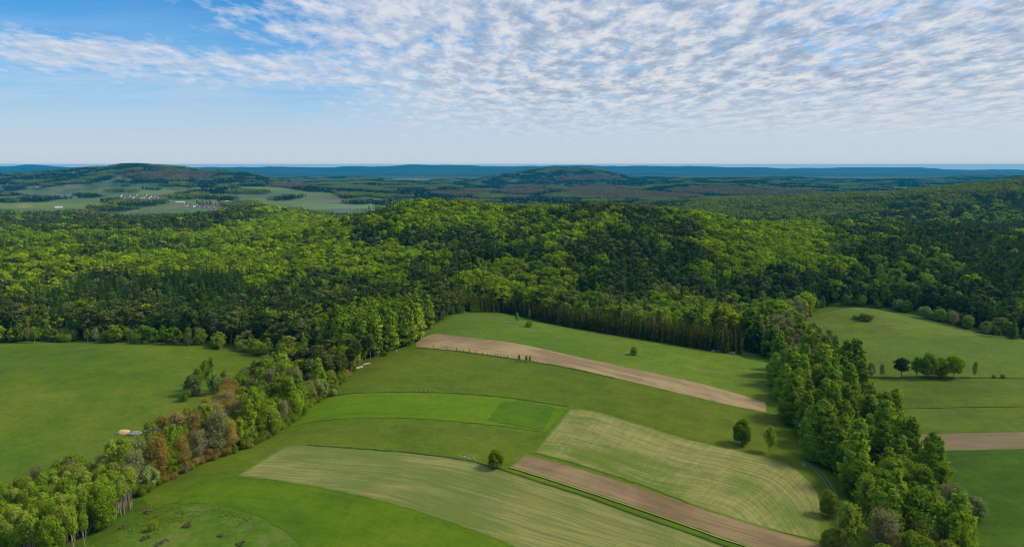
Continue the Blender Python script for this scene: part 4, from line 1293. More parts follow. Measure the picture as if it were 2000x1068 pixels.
# trees along the field edge are younger and lower
dfr = np.full(len(fx), 1e9)
for p0 in fr:
    dfr = np.minimum(dfr, np.hypot(fx - p0[0], fy - p0[1]))
seg_pts = np.vstack([np.linspace(fr[i], fr[i + 1], 12) for i in range(len(fr) - 1)])
for p0 in seg_pts:
    dfr = np.minimum(dfr, np.hypot(fx - p0[0], fy - p0[1]))
edge = dfr < 16
er = rng.random(len(fx))
uu_, vv_ = to_px(fx, fy, fz)
for n_i in np.where(edge)[0]:
    if uu_[n_i] < 640:
        kindn[n_i] = 'leafy_tree' if er[n_i] < .40 else 'birch_tree' if er[n_i] < .75 else 'grey_tree' if er[n_i] < .90 else 'shrub'
        hh[n_i] = 9 + 6 * rng.random()
    elif uu_[n_i] > 1750:
        kindn[n_i] = 'leafy_tree' if er[n_i] < .5 else 'willow_tree' if er[n_i] < .8 else 'pine_tree'
        hh[n_i] = 7 + 5 * rng.random()
# the dense young spruce belt on the upper meadow's far edge
kspr = (uu_ > 905) & (uu_ < 1470) & (dfr < 21)
keep = ~(kspr & (dfr < 14))
keep &= ~((dfr < 12) & (uu_ > 690) & (uu_ < 905))
fx, fy, fz, kindn, hh, cu, cv = [a_[keep] for a_ in (fx, fy, fz, kindn, hh, cu, cv)]

TREES = []      # (x, y, kind, height, group, label stub, width factor)


def belt(line_px, rows, gap, kinds, h0, h1, group, seed, off0=0.0, rowgap=3.0, side=1, wf=1.0):
    g = np.random.default_rng(seed)
    C = world_curve(line_px, 400)
    d = np.gradient(C, axis=0); d /= np.hypot(*d.T)[:, None]
    nn = np.stack([-d[:, 1], d[:, 0]], -1) * side
    L_ = np.r_[0, np.cumsum(np.hypot(*np.diff(C, axis=0).T))]
    out = []
    for r_ in range(rows):
        s_ = np.arange(gap * 0.5 * (r_ % 2), L_[-1], gap) + g.normal(size=len(np.arange(gap * 0.5 * (r_ % 2), L_[-1], gap))) * gap * 0.15
        for q in s_:
            i_ = int(np.clip(np.searchsorted(L_, q), 0, len(C) - 1))
            p_ = C[i_] + nn[i_] * (off0 + r_ * rowgap + g.normal() * 0.4)
            kk = kinds[int(g.integers(len(kinds)))] if isinstance(kinds, list) else kinds
            out.append([p_[0], p_[1], kk, h0 + (h1 - h0) * g.random(), group, wf])
    TREES.extend(out)


G_BELT = 'young spruces in the dense belt along the upper meadow'
belt([(922, 611), (960, 610), (1000, 614), (1100, 637), (1250, 662), (1400, 687), (1452, 692)], 4, 3.1, 'hedge_spruce', 15.5, 19.5, G_BELT, 5, off0=1.5, rowgap=3.4)


def fill(poly_px, sp, seed, chooser):
    P = land(*np.array(poly_px, float).T)
    g = np.random.default_rng(seed)
    X, Y = scatter(P[:, 0].min(), P[:, 0].max(), P[:, 1].min(), P[:, 1].max(), sp, seed)
    k_ = pip(X, Y, P)
    X, Y = X[k_], Y[k_]
    U, V_ = to_px(X, Y, gz(X, Y))
    for x_, y_, u_, v_ in zip(X, Y, U, V_):
        r_ = chooser(u_, v_, g)
        if r_ is not None:
            TREES.append([x_, y_, *r_])


G_L = 'trees of the wooded ravine beside the stubble field'
G_ASP = 'aspens of the dense stand at the near end of the ravine'
G_R = 'trees of the dark tree belt beside the farm track'


def choose(g, **kw):
    q = g.random() * sum(kw.values())
    for k_, w_ in kw.items():
        q -= w_
        if q <= 0:
            return k_
    return k_


def left_ch(u, v, g):
    wf = 1.0
    if u > 660:          # tall soft green larch clump
        if v < 700 and g.random() < 0.85:
            return 'larch_tree', 22 + 7 * g.random(), G_L, 1.0
        return choose(g, larch_tree=3, pine_tree=2, leafy_tree=1), 14 + 5 * g.random(), G_L, 1.0
    if u > 590:
        k_ = choose(g, pine_tree=4, willow_tree=2, larch_tree=1, leafy_tree=1)
    elif u > 470:
        k_ = choose(g, leafy_tree=2.5, larch_tree=2, pine_tree=1.6, birch_tree=2.5, willow_tree=1, grey_tree=1.3)
    elif u > 320:
        k_ = choose(g, rust_tree=7, grey_tree=1, birch_tree=1, leafy_tree=2)
    elif u > 100:
        k_ = choose(g, birch_tree=6, leafy_tree=2.2, willow_tree=1, grey_tree=2.4, rust_tree=.6)
    else:
        k_ = choose(g, leafy_tree=5, grey_tree=2, birch_tree=2, aspen_tree=2)
    h = {'pine_tree': 15.5, 'willow_tree': 11, 'larch_tree': 18, 'leafy_tree': 14.5, 'birch_tree': 19.5, 'grey_tree': 16, 'rust_tree': 17, 'aspen_tree': 17}[k_]
    return k_, h * (0.72 + 0.5 * g.random()), G_L, 1.1 if k_ != 'pine_tree' else 1.35


fill([(270, 968), (330, 935), (400, 902), (480, 875), (560, 832), (630, 778), (690, 728), (712, 702), (640, 706), (565, 722), (510, 745), (470, 782), (430, 822), (375, 864), (300, 905), (230, 940), (200, 962)],
     6.3, 21, left_ch)
fill([(180, 1062), (268, 970), (200, 950), (110, 962), (0, 1005), (-60, 1030), (-80, 1110), (100, 1110)], 4.6, 22,
     lambda u, v, g: (choose(g, aspen_tree=7, leafy_tree=2, birch_tree=1) if v > 985 else choose(g, leafy_tree=4, grey_tree=2, birch_tree=2, willow_tree=1), 10.5 + 5 * g.random(), G_L, 0.95))
fill([(690, 726), (745, 692), (812, 671), (838, 642), (800, 632), (720, 640), (660, 665), (640, 700)], 5.6, 23, left_ch)
fill([(835, 641), (868, 623), (905, 611), (895, 604), (850, 608), (820, 622)], 4.5, 24, lambda u, v, g: ('pine_tree' if g.random() < .75 else 'spruce_tree', 17 + 4 * g.random(), G_L, 1.3))
belt([(60, 1085), (110, 1062), (170, 1042), (225, 1018), (266, 985)], 4, 2.3, 'aspen_tree', 11.5, 15.5, G_ASP, 35, off0=0.5, side=1, rowgap=2.2)
belt([(275, 968), (400, 904), (480, 878), (560, 834), (630, 780), (690, 730)], 1, 4.0, ['shrub', 'shrub', 'rust_shrub', 'leafy_tree'], 3.0, 5.5, 'low bushes on the edge of the wooded ravine', 33, off0=1.5, side=1)


def right_ch(u, v, g):
    if v < 735:
        k_ = choose(g, leafy_tree=4, grey_tree=2, birch_tree=1, larch_tree=2, willow_tree=2)
        return k_, {'larch_tree': 17, 'willow_tree': 10}.get(k_, 13) * (0.85 + 0.3 * g.random()), G_R, 1.1
    if v > 960:
        k_ = choose(g, leafy_tree=3, larch_tree=4, birch_tree=2, grey_tree=1.5)
    else:
        k_ = choose(g, larch_tree=10, spruce_tree=1.3, leafy_tree=2)
    h = {'larch_tree': 22.5, 'spruce_tree': 22, 'birch_tree': 18, 'grey_tree': 16, 'leafy_tree': 15}[k_]
    return k_, h * (0.76 + 0.4 * g.random()), G_R, 1.25


fill([(1500, 702), (1512, 760), (1540, 830), (1580, 892), (1625, 935), (1665, 985), (1700, 1080), (1720, 1160), (1860, 1160), (1868, 1080), (1850, 1010), (1820, 950), (1770, 890), (1728, 835), (1700, 780),
      (1672, 730), (1640, 690), (1600, 660), (1560, 655)], 9.6, 25, right_ch)

# single trees, shrubs and small groups placed one by one: u, v of the foot, height in m, kind, label
SINGLE = [
    (968, 913, 7.4, 'leafy_tree', 'small dark round tree on the bank above the stubble field', 1.45),
    (1449, 869, 11.5, 'leafy_tree', 'lone round green tree standing above the striped field', 1.15),
    (1503, 884, 12.5, 'birch_tree', 'lone pale birch between the round tree and the dark belt', 1.0),
    (1238, 693, 5.6, 'leafy_tree', 'tiny lone tree in the middle of the upper meadow', 1.35),
    (1010, 631, 8.5, 'birch_tree', 'slender pale sapling in front of the spruce belt', 0.9),
    (1034, 624, 9.5, 'grey_tree', 'thin budding sapling behind the round bush by the spruce belt', 0.7),
    (1033, 638, 5.4, 'shrub', 'round green bush on the upper meadow beside two saplings', 0.8),
    (1700, 736, 9.5, 'willow_tree', 'pale leaning willow at the near end of the meadow bank', 0.8),
    (1722, 736, 8.0, 'grey_tree', 'thin pale tree just left of the dark pine on the bank', 1.0),
    (1760, 737, 12.0, 'pine_tree', 'dark green pine with wide low boughs on the meadow bank', 1.9),
    (1790, 737, 13.0, 'birch_tree', 'green tree right beside the dark pine on the bank', 1.3),
    (1812, 737, 15.0, 'leafy_tree', 'tallest tree of the group on the meadow bank', 1.15),
    (1835, 737, 12.0, 'leafy_tree', 'dense green tree in the middle of the bank group', 1.35),
    (1862, 737, 13.5, 'beech_tree', 'broad yellow green tree ending the group on the bank', 1.05),
    (1844, 738, 11.0, 'birch_tree', 'pale stemmed birch in the gap of the bank group', 1.4),
    (1903, 737, 9.5, 'rust_tree', 'thin yellowish brown tree apart from the bank group', 0.8),
    (1941, 738, 2.5, 'shrub', 'small low bush on the bank past the yellowish tree', 0.8),
    (1958, 738, 3.0, 'shrub', 'second small bush on the bank near the picture edge', 0.8),
    (1690, 626, 7.0, 'shrub', 'low pale bush on the crest of the right meadow', 1.3),
    (1672, 623, 4.0, 'shrub', 'smaller pale bush beside the one on the meadow crest', 1.3),
    (1903, 1012, 8.5, 'willow_tree', 'pale round bush out on the deep green field', 1.1),
    (1616, 1008, 10.0, 'leafy_tree', 'round green tree between striped field and farm track', 1.0),
    (1622, 1078, 8.0, 'leafy_tree', 'low bright tree at the foot of the farm track', 1.3),
    (1656, 1085, 19.0, 'birch_tree', 'tall bright green birch nearest beside the farm track', 1.25),
    (1690, 1010, 17.0, 'birch_tree', 'slender birch where the track passes the dark belt', 1.3),
    (1672, 968, 13.5, 'leafy_tree', 'bright rounded tree standing out before the dark larches', 1.1),
    (1640, 925, 12.5, 'leafy_tree', 'bright tree with twin rounded tops against the dark belt', 0.9),
    (1790, 1075, 22.0, 'leafy_tree', 'largest light green tree near the bottom of the belt', 1.25),
    (1855, 1040, 17.0, 'grey_tree', 'greyish brown budding tree on the field side of the belt', 1.5),
    (1872, 1085, 14.0, 'leafy_tree', 'bright tree on the lower field side of the belt', 1.0),
    (1745, 1110, 10.0, 'rust_tree', 'brownish low tree below the largest light green tree', 1.3),
    (1815, 1120, 11.0, 'birch_tree', 'pale young birch at the very foot of the belt', 1.2),
    (402, 752, 17.0, 'birch_tree', 'tallest airy pale birch standing out in the left meadow', 1.0),
    (378, 772, 13.0, 'willow_tree', 'low pale willow left of the tallest meadow birch', 1.0),
    (362, 782, 8.0, 'shrub', 'dark leafy bush below the pale willow of the left meadow', 0.7),
    (430, 790, 14.0, 'birch_tree', 'thin pale birch between the meadow willow and the ravine', 1.0),
    (415, 738, 15.0, 'birch_tree', 'bright airy birch behind the tallest one of the left meadow', 0.9),
    (450, 788, 11.0, 'grey_tree', 'small greyish tree joining the meadow birches to the ravine', 1.0),
    (388, 762, 15.0, 'birch_tree', 'leaning pale birch between the tallest meadow birch and the pale willow', 1.2),
    (420, 768, 12.0, 'willow_tree', 'grey green willow under the tallest meadow birch', 0.9),
    (440, 760, 13.0, 'birch_tree', 'small birch behind the grey green meadow willow', 1.1),
    (222, 925, 15.5, 'grey_tree', 'white stemmed tree with bare forked limbs over the ravine', 0.9),
    (1650, 596, 12.0, 'leafy_tree', 'bright green tree on the far crest of the right meadow', 1.1),
    (1684, 598, 13.0, 'beech_tree', 'yellow green tree in the far crest row of the right meadow', 0.9),
    (1716, 601, 9.0, 'shrub', 'small pointed bush in the far crest row of the right meadow', 0.8),
    (1752, 607, 12.0, 'willow_tree', 'pale rounded willow at the far crest of the right meadow', 1.0),
    (1606, 600, 14.0, 'larch_tree', 'soft green larch at the near corner of the far crest', 1.1),
    (1808, 622, 12.0, 'willow_tree', 'pale willow in the long bushy row on the right meadow', 1.3),
    (1835, 628, 12.0, 'leafy_tree', 'light green tree in the long bushy row on the right meadow', 1.4),
    (1862, 636, 12.0, 'rust_tree', 'brownish budding tree in the bushy row on the right meadow', 1.6),
    (1890, 642, 12.0, 'leafy_tree', 'last light green tree of the right meadow bushy row', 1.3),
    (1925, 652, 12.0, 'willow_tree', 'pale willow before the dark pines on the right', 1.0),
    (1955, 658, 15.0, 'pine_tree', 'dark broad pine at the right meadow corner', 2.1),
    (1978, 662, 16.0, 'spruce_tree', 'dark spruce beside the broad pine at the meadow corner', 1.5),
    (299, 1035, 4.0, 'shrub', 'small bright bush on the rough pasture', 0.6),
    (752, 694, 4.0, 'shrub', 'low bush under the larches at the meadow corner', 1.0),
    (688, 727, 3.5, 'shrub', 'small pale bush at the lower corner of the middle meadow', 0.9),
    (652, 772, 3.6, 'willow_tree', 'round pale bush where the corn field meets the ravine', 1.3),
]
SAPL = [(848, 681), (865, 683), (876, 684.5), (895, 687), (905, 688.5), (917, 690), (930, 692), (943, 694), (952, 695.5), (962, 697), (970, 698.5), (978, 699.5), (985, 700.5), (993, 701.5),
        (1014, 705), (1028, 707), (1035, 708), (1041, 709.5), (1048, 711), (1062, 713)]

# ------------------------------------------------------------------ what shows, what becomes an object of its own
tu_all = []
for (x_, y_, k_, h_, g_, wf_) in TREES:
    tu_all.append((x_, y_, float(gz(x_, y_)), k_, h_, g_, wf_, 1))
for x_, y_, z_, k_, h_ in zip(fx, fy, fz, kindn, hh):
    tu_all.append((x_, y_, float(z_), k_, h_, None, ({'beech_tree': 1.3, 'spruce_tree': 1.12, 'pine_tree': 1.12}.get(k_, 1.2) * (0.85 + 0.35 * rng.random())), 0))
tx = np.array([a_[0] for a_ in tu_all]); ty = np.array([a_[1] for a_ in tu_all]); tz = np.array([a_[2] for a_ in tu_all]); th_ = np.array([a_[4] for a_ in tu_all])
tw = np.array([a_[6] for a_ in tu_all]); near_flag = np.array([a_[7] for a_ in tu_all])
tk = np.array([a_[3] for a_ in tu_all], dtype=object)
Ut, Vt = to_px(tx, ty, tz + th_)
Ub, Vb = to_px(tx, ty, tz)
order = np.argsort(ty)
horizon = np.full(700, 1200.0)      # per 4 px column: highest canopy so far
show = np.zeros(len(tx)); keepm = np.zeros(len(tx), bool)
for i_ in order:
    c0 = int(np.clip((Ut[i_] + 350) / 4, 2, 697))
    hv_ = horizon[c0 - 1:c0 + 2].mean()
    vis_px = min(Vb[i_], hv_) - Vt[i_]
    show[i_] = vis_px
    keepm[i_] = Vt[i_] < hv_ + 14 or near_flag[i_]
    if Vt[i_] > 380:
        tgt = Vt[i_] + 0.22 * (Vb[i_] - Vt[i_])
        for c_ in (c0 - 1, c0, c0 + 1):
            horizon[c_] = min(horizon[c_], max(tgt, horizon[c_] - 1.5) if horizon[c_] < 1100 else tgt)
in_frame = (Ut > -12) & (Ut < 2012) & (Vt < 1068)
score = np.where(in_frame & keepm, np.clip(show, 0, None) * (Vb - Vt) / 30.0, -1)

TINT = {'spruce_tree': 'dark green spruce', 'hedge_spruce': 'young dark spruce', 'pine_tree': 'grey green pine', 'larch_tree': 'soft green larch', 'beech_tree': 'yellow green beech',
        'leafy_tree': 'fresh green broadleaf', 'birch_tree': 'light green birch', 'grey_tree': 'greyish budding tree', 'rust_tree': 'rust brown tree',
        'willow_tree': 'pale green willow', 'aspen_tree': 'pale stemmed aspen', 'shrub': 'low green bush', 'rust_shrub': 'low brown bush'}
NAME = dict(hedge_spruce='young_spruce_tree', grey_tree='budding_tree', rust_tree='rusty_budding_tree', rust_shrub='brown_shrub')
PLURAL = {'spruce_tree': 'spruces', 'hedge_spruce': 'young spruces', 'pine_tree': 'pines', 'larch_tree': 'larches', 'beech_tree': 'beeches', 'leafy_tree': 'broadleaf trees', 'birch_tree': 'birches',
          'grey_tree': 'greyish budding trees', 'rust_tree': 'rust brown trees', 'willow_tree': 'willows', 'aspen_tree': 'aspens', 'shrub': 'bushes', 'rust_shrub': 'brown bushes'}


def forest_place(u, v):
    if u < 640:
        if v > 640: return 'on the front edge of the wood beyond the left meadow'
        if v > 500: return 'inside the wood beyond the left meadow'
        return 'on the far side of the left wood'
    if u > 1560:
        if v > 560: return 'in the wood above the right meadow'
        return 'high in the wood beyond the right meadow'
    if v > 560: return 'at the foot of the central wooded hill'
    if v > 450: return 'halfway up the central wooded hill'
    return 'on the top of the central wooded hill'


def lod_of(d):
    return 0 if d < 430 else (1 if d < 900 else 2)


def tree_object(kind, x, y, z, h, label, group, wf=1.0, rot=None, cat='tree', parts=True, var=None, lod=None):
    d = math.hypot(x, y)
    lod = lod_of(d) if lod is None else lod
    var = int(rng.integers(3)) if var is None else var
    cm, tm, _ = proto(kind, lod, var)
    nm = NAME.get(kind, kind)
    r_ = float(rng.random() * 6.28) if rot is None else rot
    s_ = h / REF
    if parts:
        e = bpy.data.objects.new(nm, None)
        e.empty_display_size = 0.5
        COL.objects.link(e)
        for pn, pm in (('crown', cm), ('trunk', tm)):
            c_ = bpy.data.objects.new(pn, pm); COL.objects.link(c_); c_.parent = e
    else:
        e = bpy.data.objects.new(nm, proto_whole(kind, lod, var)); COL.objects.link(e)
    e.location = (x, y, z); e.rotation_euler = (0, 0, r_); e.scale = (s_ * wf, s_ * wf, s_)
    e['label'] = label; e['category'] = cat
    if group: e['group'] = group
    return e


ORD = ['tallest', 'second tallest', 'third tallest', 'fourth tallest', 'fifth tallest', 'sixth tallest', 'seventh tallest', 'eighth tallest', 'ninth tallest', 'tenth tallest']
ORD += [q + ' tallest' for q in ('eleventh', 'twelfth', 'thirteenth', 'fourteenth', 'fifteenth', 'sixteenth', 'seventeenth', 'eighteenth', 'nineteenth', 'twentieth')]
ORD += [q + ' smallest' for q in ('twentieth', 'nineteenth', 'eighteenth', 'seventeenth', 'sixteenth', 'fifteenth', 'fourteenth', 'thirteenth', 'twelfth', 'eleventh', 'tenth', 'ninth', 'eighth', 'seventh', 'sixth',
                                  'fifth', 'fourth', 'third', 'second')] + ['smallest']


def belt_place(g0, u, v):
    if g0 == G_R:
        seg = ('at its far end' if v < 735 else 'at the end of the ploughed strip' if v < 815 else 'beside the striped field' if v < 900 else
               'beside the top of the farm track' if v < 985 else 'near the foot of the farm track')
        return 'in the right belt ' + seg
    seg = ('by the rough pasture' if v > 985 else 'by the deep green field' if v > 920 else 'by the stubble field' if v > 868 else 'by the lower meadow' if v > 825 else
           'by the corn field' if v > 765 else 'by the middle meadow' if v > 695 else 'by the ploughed strip end' if v > 650 else 'by the upper meadow corner')
    return ('on the ravine edge ' if g0 and 'low bushes' in g0 else 'in the ravine ') + seg


as_object = np.zeros(len(tx), bool)
LIMIT = 280
for kk in KINDS:
    idx = np.where(tk == kk)[0]
    idx = idx[np.argsort(-(score[idx] + 1000 * (near_flag[idx] * (score[idx] > 2))))]
    idx = idx[score[idx] > 2.0][:LIMIT]
    as_object[idx] = True

cells = {}
for i_ in np.where(as_object)[0]:
    g0 = tu_all[i_][5]
    if near_flag[i_] and g0 not in (G_BELT, G_ASP) and not (tk[i_] == 'aspen_tree'):
        cells.setdefault((tk[i_], belt_place(g0, Ub[i_], Vb[i_])), []).append(i_)
rank = {}
for key, ids_ in cells.items():
    ids_.sort(key=lambda i_: -th_[i_])
    for r_, i_ in enumerate(ids_):
        o_ = ORD[r_] if r_ < 20 else ORD[40 - min(len(ids_), 40) + r_] if len(ids_) <= 40 else ORD[min(r_, 39)]
        rank[i_] = '' if len(ids_) == 1 else o_ + ' '
for i_ in np.argsort(ty):
    if not as_object[i_]:
        continue
    kk = tk[i_]; g0 = tu_all[i_][5]
    if g0 == G_ASP or (near_flag[i_] and kk == 'aspen_tree'):
        lab = 'slender pale stemmed aspen in the dense stand by the rough pasture'; grp = G_ASP
    elif near_flag[i_] and g0 != G_BELT:
        lab = f"{rank[i_]}{TINT[kk]} {belt_place(g0, Ub[i_], Vb[i_])}"
        grp = g0
    elif g0 == G_BELT:
        lab = 'young dark spruce in the dense belt along the upper meadow'; grp = G_BELT
    else:
        pl = forest_place(Ub[i_], Vb[i_])
        lab = f'{TINT[kk]} {pl}'; grp = f'{PLURAL[kk]} {pl}'
    cat = 'bush' if 'shrub' in kk else 'tree'
    tree_object(kk, tx[i_], ty[i_], tz[i_], th_[i_], lab, grp, wf=tw[i_], cat=cat, parts=(ty[i_] < 760))
for (u_, v_, h_, k_, lab, wf_) in SINGLE:
    p_ = land(u_, v_)[0]
    tree_object(k_, p_[0], p_[1], float(gz(*p_)), h_, lab, None, wf=wf_, cat='bush' if k_ == 'shrub' or 'bush' in lab else 'tree', lod=0)
for i_, (u_, v_) in enumerate(SAPL):
    u_ += float(rng.normal() * 2.2) if u_ < 1010 else 0
    p_ = land(u_, v_)[0]
    big = i_ in (14, 15, 16)
    tree_object('birch_tree', p_[0], p_[1], float(gz(*p_)), (4.4 if big else 2.0 + 1.4 * rng.random()), 'tiny sapling on the bank under the ploughed strip' if not big else
                ['leafy sapling', 'bushy sapling', 'taller sapling'][i_ % 3] + ' at the right end of the sapling row', 'saplings along the ploughed strip', wf=0.55 if not big else 1.1, cat='sapling', lod=0).name = 'sapling'

# everything else of each kind: one object per kind, points that carry the trees
def stuff_trees(name, kinds, ids, label):
    """one object: a set of points, a tree mesh on each"""
    col = bpy.data.collections.new(name + '_forms')
    forms = []
    for k_ in kinds:
        for l_ in (0, 1, 2):
            for v_ in range(3):
                forms.append((k_, l_, v_))
    used = {}
    fi = []
    for i_ in ids:
        key = (tk[i_], lod_of(math.hypot(tx[i_], ty[i_])), int(rng.integers(3)))
        used.setdefault(key, len(used))
        fi.append(used[key])
    for key, n_ in sorted(used.items(), key=lambda a_: a_[1]):
        o_ = bpy.data.objects.new(f'form{n_:03d}', proto_whole(*key))
        col.objects.link(o_)
    V_ = np.stack([tx[ids], ty[ids], tz[ids]], -1)
    sc = np.stack([th_[ids] / REF * tw[ids] * 1.08, th_[ids] / REF * tw[ids] * 1.08, th_[ids] / REF], -1)
    me = make_mesh(name, V_, attrs={'pick': ('INT', np.array(fi, np.int32)), 'grow': ('FLOAT_VECTOR', sc), 'turn': ('FLOAT', rng.random(len(ids)) * 6.28)})
    o_ = link(name, me, kind='stuff', label=label)
    instancer(o_, col)
    return o_


def instancer(o_, col):
    ng = bpy.data.node_groups.new('stand_of_trees', 'GeometryNodeTree')
    ng.interface.new_socket('Geometry', in_out='INPUT', socket_type='NodeSocketGeometry')
    ng.interface.new_socket('Geometry', in_out='OUTPUT', socket_type='NodeSocketGeometry')
    N_ = ng.nodes; L_ = ng.links
    gi = N_.new('NodeGroupInput'); go = N_.new('NodeGroupOutput')
    ip = N_.new('GeometryNodeInstanceOnPoints')
    ci = N_.new('GeometryNodeCollectionInfo'); ci.inputs[0].default_value = col
    ci.inputs['Separate Children'].default_value = True; ci.inputs['Reset Children'].default_value = True

    def att(nm, typ):
        a_ = N_.new('GeometryNodeInputNamedAttribute'); a_.data_type = typ; a_.inputs[0].default_value = nm
        return a_.outputs[0]
    L_.new(gi.outputs[0], ip.inputs['Points']); L_.new(ci.outputs[0], ip.inputs['Instance'])
    ip.inputs['Pick Instance'].default_value = True
    L_.new(att('pick', 'INT'), ip.inputs['Instance Index'])
    L_.new(att('grow', 'FLOAT_VECTOR'), ip.inputs['Scale'])
    cx_ = N_.new('ShaderNodeCombineXYZ'); L_.new(att('turn', 'FLOAT'), cx_.inputs[2])
    L_.new(cx_.outputs[0], ip.inputs['Rotation'])
    L_.new(ip.outputs[0], go.inputs[0])
    md = o_.modifiers.new('stand', 'NODES'); md.node_group = ng


rest = keepm & ~as_object
for nm, ks in (('spruce_forest', ['spruce_tree', 'hedge_spruce']), ('pine_forest', ['pine_tree']), ('beech_forest', ['beech_tree']),
               ('mixed_forest', ['leafy_tree', 'birch_tree', 'grey_tree', 'rust_tree', 'larch_tree', 'willow_tree', 'aspen_tree', 'shrub', 'rust_shrub'])):
    ids = np.where(rest & np.isin(tk, ks))[0]
    if len(ids):
        stuff_trees(nm, ks, ids, 'mass of ' + nm.split('_')[0] + ' trees on the wooded hills')
print('TREES individual', int(as_object.sum()), 'rest', int(rest.sum()), {k_: (int((as_object & (tk == k_)).sum()), int((rest & (tk == k_)).sum())) for k_ in KINDS})

# ---------------- far woods: small stands, a few thousand of them, one object
def stand_mesh(rg, kinds_, rad, n, cols):
    Vs = []; Fs = []; mi = []; o_ = 0
    for i in range(n):
        a_ = rg.random() * 6.28; r_ = rad * math.sqrt(rg.random())
        x_, y_ = r_ * math.cos(a_), r_ * math.sin(a_)
        con = rg.random() < kinds_
        H = 15 + 8 * rg.random()
        k_ = 26
        if con:
            f = rg.random(k_); z_ = H * (0.15 + 0.85 * f); rr_ = 3.4 * (1 - f) + 0.2
            an = rg.random(k_) * 6.28
            C_ = np.stack([x_ + rr_ * np.cos(an), y_ + rr_ * np.sin(an), z_], -1)
            N_ = np.stack([np.cos(an), np.sin(an), np.full(k_, 0.6)], -1) + rg.normal(size=(k_, 3)) * 0.2
            S_ = 1.5 - 0.7 * f
        else:
            d = rand_dirs(k_, rg, 0.8)
            C_ = np.array([x_, y_, H * 0.66]) + d * np.array([4.6, 4.6, H * 0.33]) * (0.85 + 0.3 * rg.random((k_, 1)))
            N_ = d + rg.normal(size=(k_, 3)) * 0.25; S_ = np.full(k_, 2.0)
        V_, F_ = quads(C_, N_, S_, rg, 0.8)
        Vs.append(V_); Fs.append(F_ + o_); o_ += len(V_); mi += [0 if con else 1 + int(rg.integers(2))] * k_
    return make_mesh('stand', np.vstack(Vs), F4=np.vstack(Fs), mats=cols, midx=mi)


FARC = leaf_mat('far_conifers', [(0, (0.040, 0.072, 0.022)), (1, (0.065, 0.100, 0.026))], 0.05)
FARL = leaf_mat('far_broadleaves', [(0, (0.14, 0.20, 0.022)), (0.6, (0.20, 0.26, 0.025)), (1, (0.17, 0.17, 0.05))], 0.2)
FARD = leaf_mat('far_dark_spruces', [(0, (0.018, 0.038, 0.018)), (1, (0.030, 0.052, 0.022))], 0.05)
FARB = leaf_mat('far_bare_woods', [(0, (0.15, 0.12, 0.055)), (1, (0.21, 0.165, 0.07))], 0.1)
col = bpy.data.collections.new('far_forms')
rgf = np.random.default_rng(77)
for v_ in range(3):
    for ci_, (kc, mats_) in enumerate([(0.9, (FARC, FARL, FARC)), (0.45, (FARC, FARL, FARL)), (0.1, (FARC, FARL, FARL)), (0.1, (FARC, FARB, FARB)), (0.95, (FARD, FARL, FARD))]):
        o_ = bpy.data.objects.new(f'form{ci_ * 3 + v_:03d}', stand_mesh(rgf, kc, 30, 30, mats_)); col.objects.link(o_)
pts = []
for (y0_, y1_, sp_) in ((1500, 3000, 40), (3000, 5000, 50), (5000, 9500, 75)):
    X_, Y_ = scatter(-1.05 * y1_, 1.05 * y1_, y0_, y1_, sp_, int(y0_))
    Z_ = ground_z(X_, Y_)
    U_, V_ = to_px(X_, Y_, Z_ + 8)
    k_ = (U_ > -160) & (U_ < 2160)
    X_, Y_, Z_, U_, V_ = X_[k_], Y_[k_], Z_[k_], U_[k_], V_[k_]
    wd_ = far_wood(X_, Y_, U_, V_)
    k_ = (wd_ > 0.5)
    if y0_ == 1500:
        k_ &= ~pip(X_, Y_, FOREST) & ((Y_ > 2100) | (np.abs(X_) > 700) | (U_ > 1200))
        k_ &= (Y_ > 1600)
    n2_ = fbm(X_ / 160, Y_ / 260, 51, 3); n3_ = fbm(X_ / 500, Y_ / 700, 53, 2)
    typ = np.where(n2_ < (0.47 if y0_ < 3000 else 0.54 if y0_ < 5000 else 0.60), 0, np.where(n2_ < 0.58, 1, 2))
    if y0_ >= 3000:
        typ = np.where(typ == 0, 4, typ)
    typ = np.where((U_ > 1150) & (Y_ < 3800) & (n2_ > 0.42), np.where(n2_ > 0.50, 2, 1), typ)
    for (cu_, cv_, ru_, rv_) in BARE:
        typ = np.where((ell(U_, V_, cu_, cv_, ru_, rv_, 0.4) > 0.5) & (typ > 0), 3, typ)
    # hide stands wholly behind nearer hills is left to the renderer
    for x_, y_, z_, t_ in zip(X_[k_], Y_[k_], Z_[k_], typ[k_]):
        pts.append((x_, y_, z_ - 1.5, t_ * 3 + int(rgf.integers(3)), 1.0 + 0.25 * rgf.random() + (0.12 if y_ > 5000 else 0)))
pts = np.array(pts)
print('FAR', len(pts))
me = make_mesh('far_woods', pts[:, :3], attrs={'pick': ('INT', pts[:, 3].astype(np.int32)), 'grow': ('FLOAT_VECTOR', np.stack([pts[:, 4] * 1.15, pts[:, 4] * 1.15, np.minimum(pts[:, 4], 1.1)], -1)),
                                            'turn': ('FLOAT', rng.random(len(pts)) * 6.28)})
o_ = link('far_woods', me, kind='stuff', label='distant woods on the hills beyond')
instancer(o_, col)
#DETAILS
def land_far(u, v):
    a, yc, zc_ = ray(u, v)
    t_ = 1400.0
    while t_ < 12000:
        if zc_ * t_ < float(ground_z(a * t_, yc * t_)):
            break
        t_ *= 1.006
    return a * t_, yc * t_


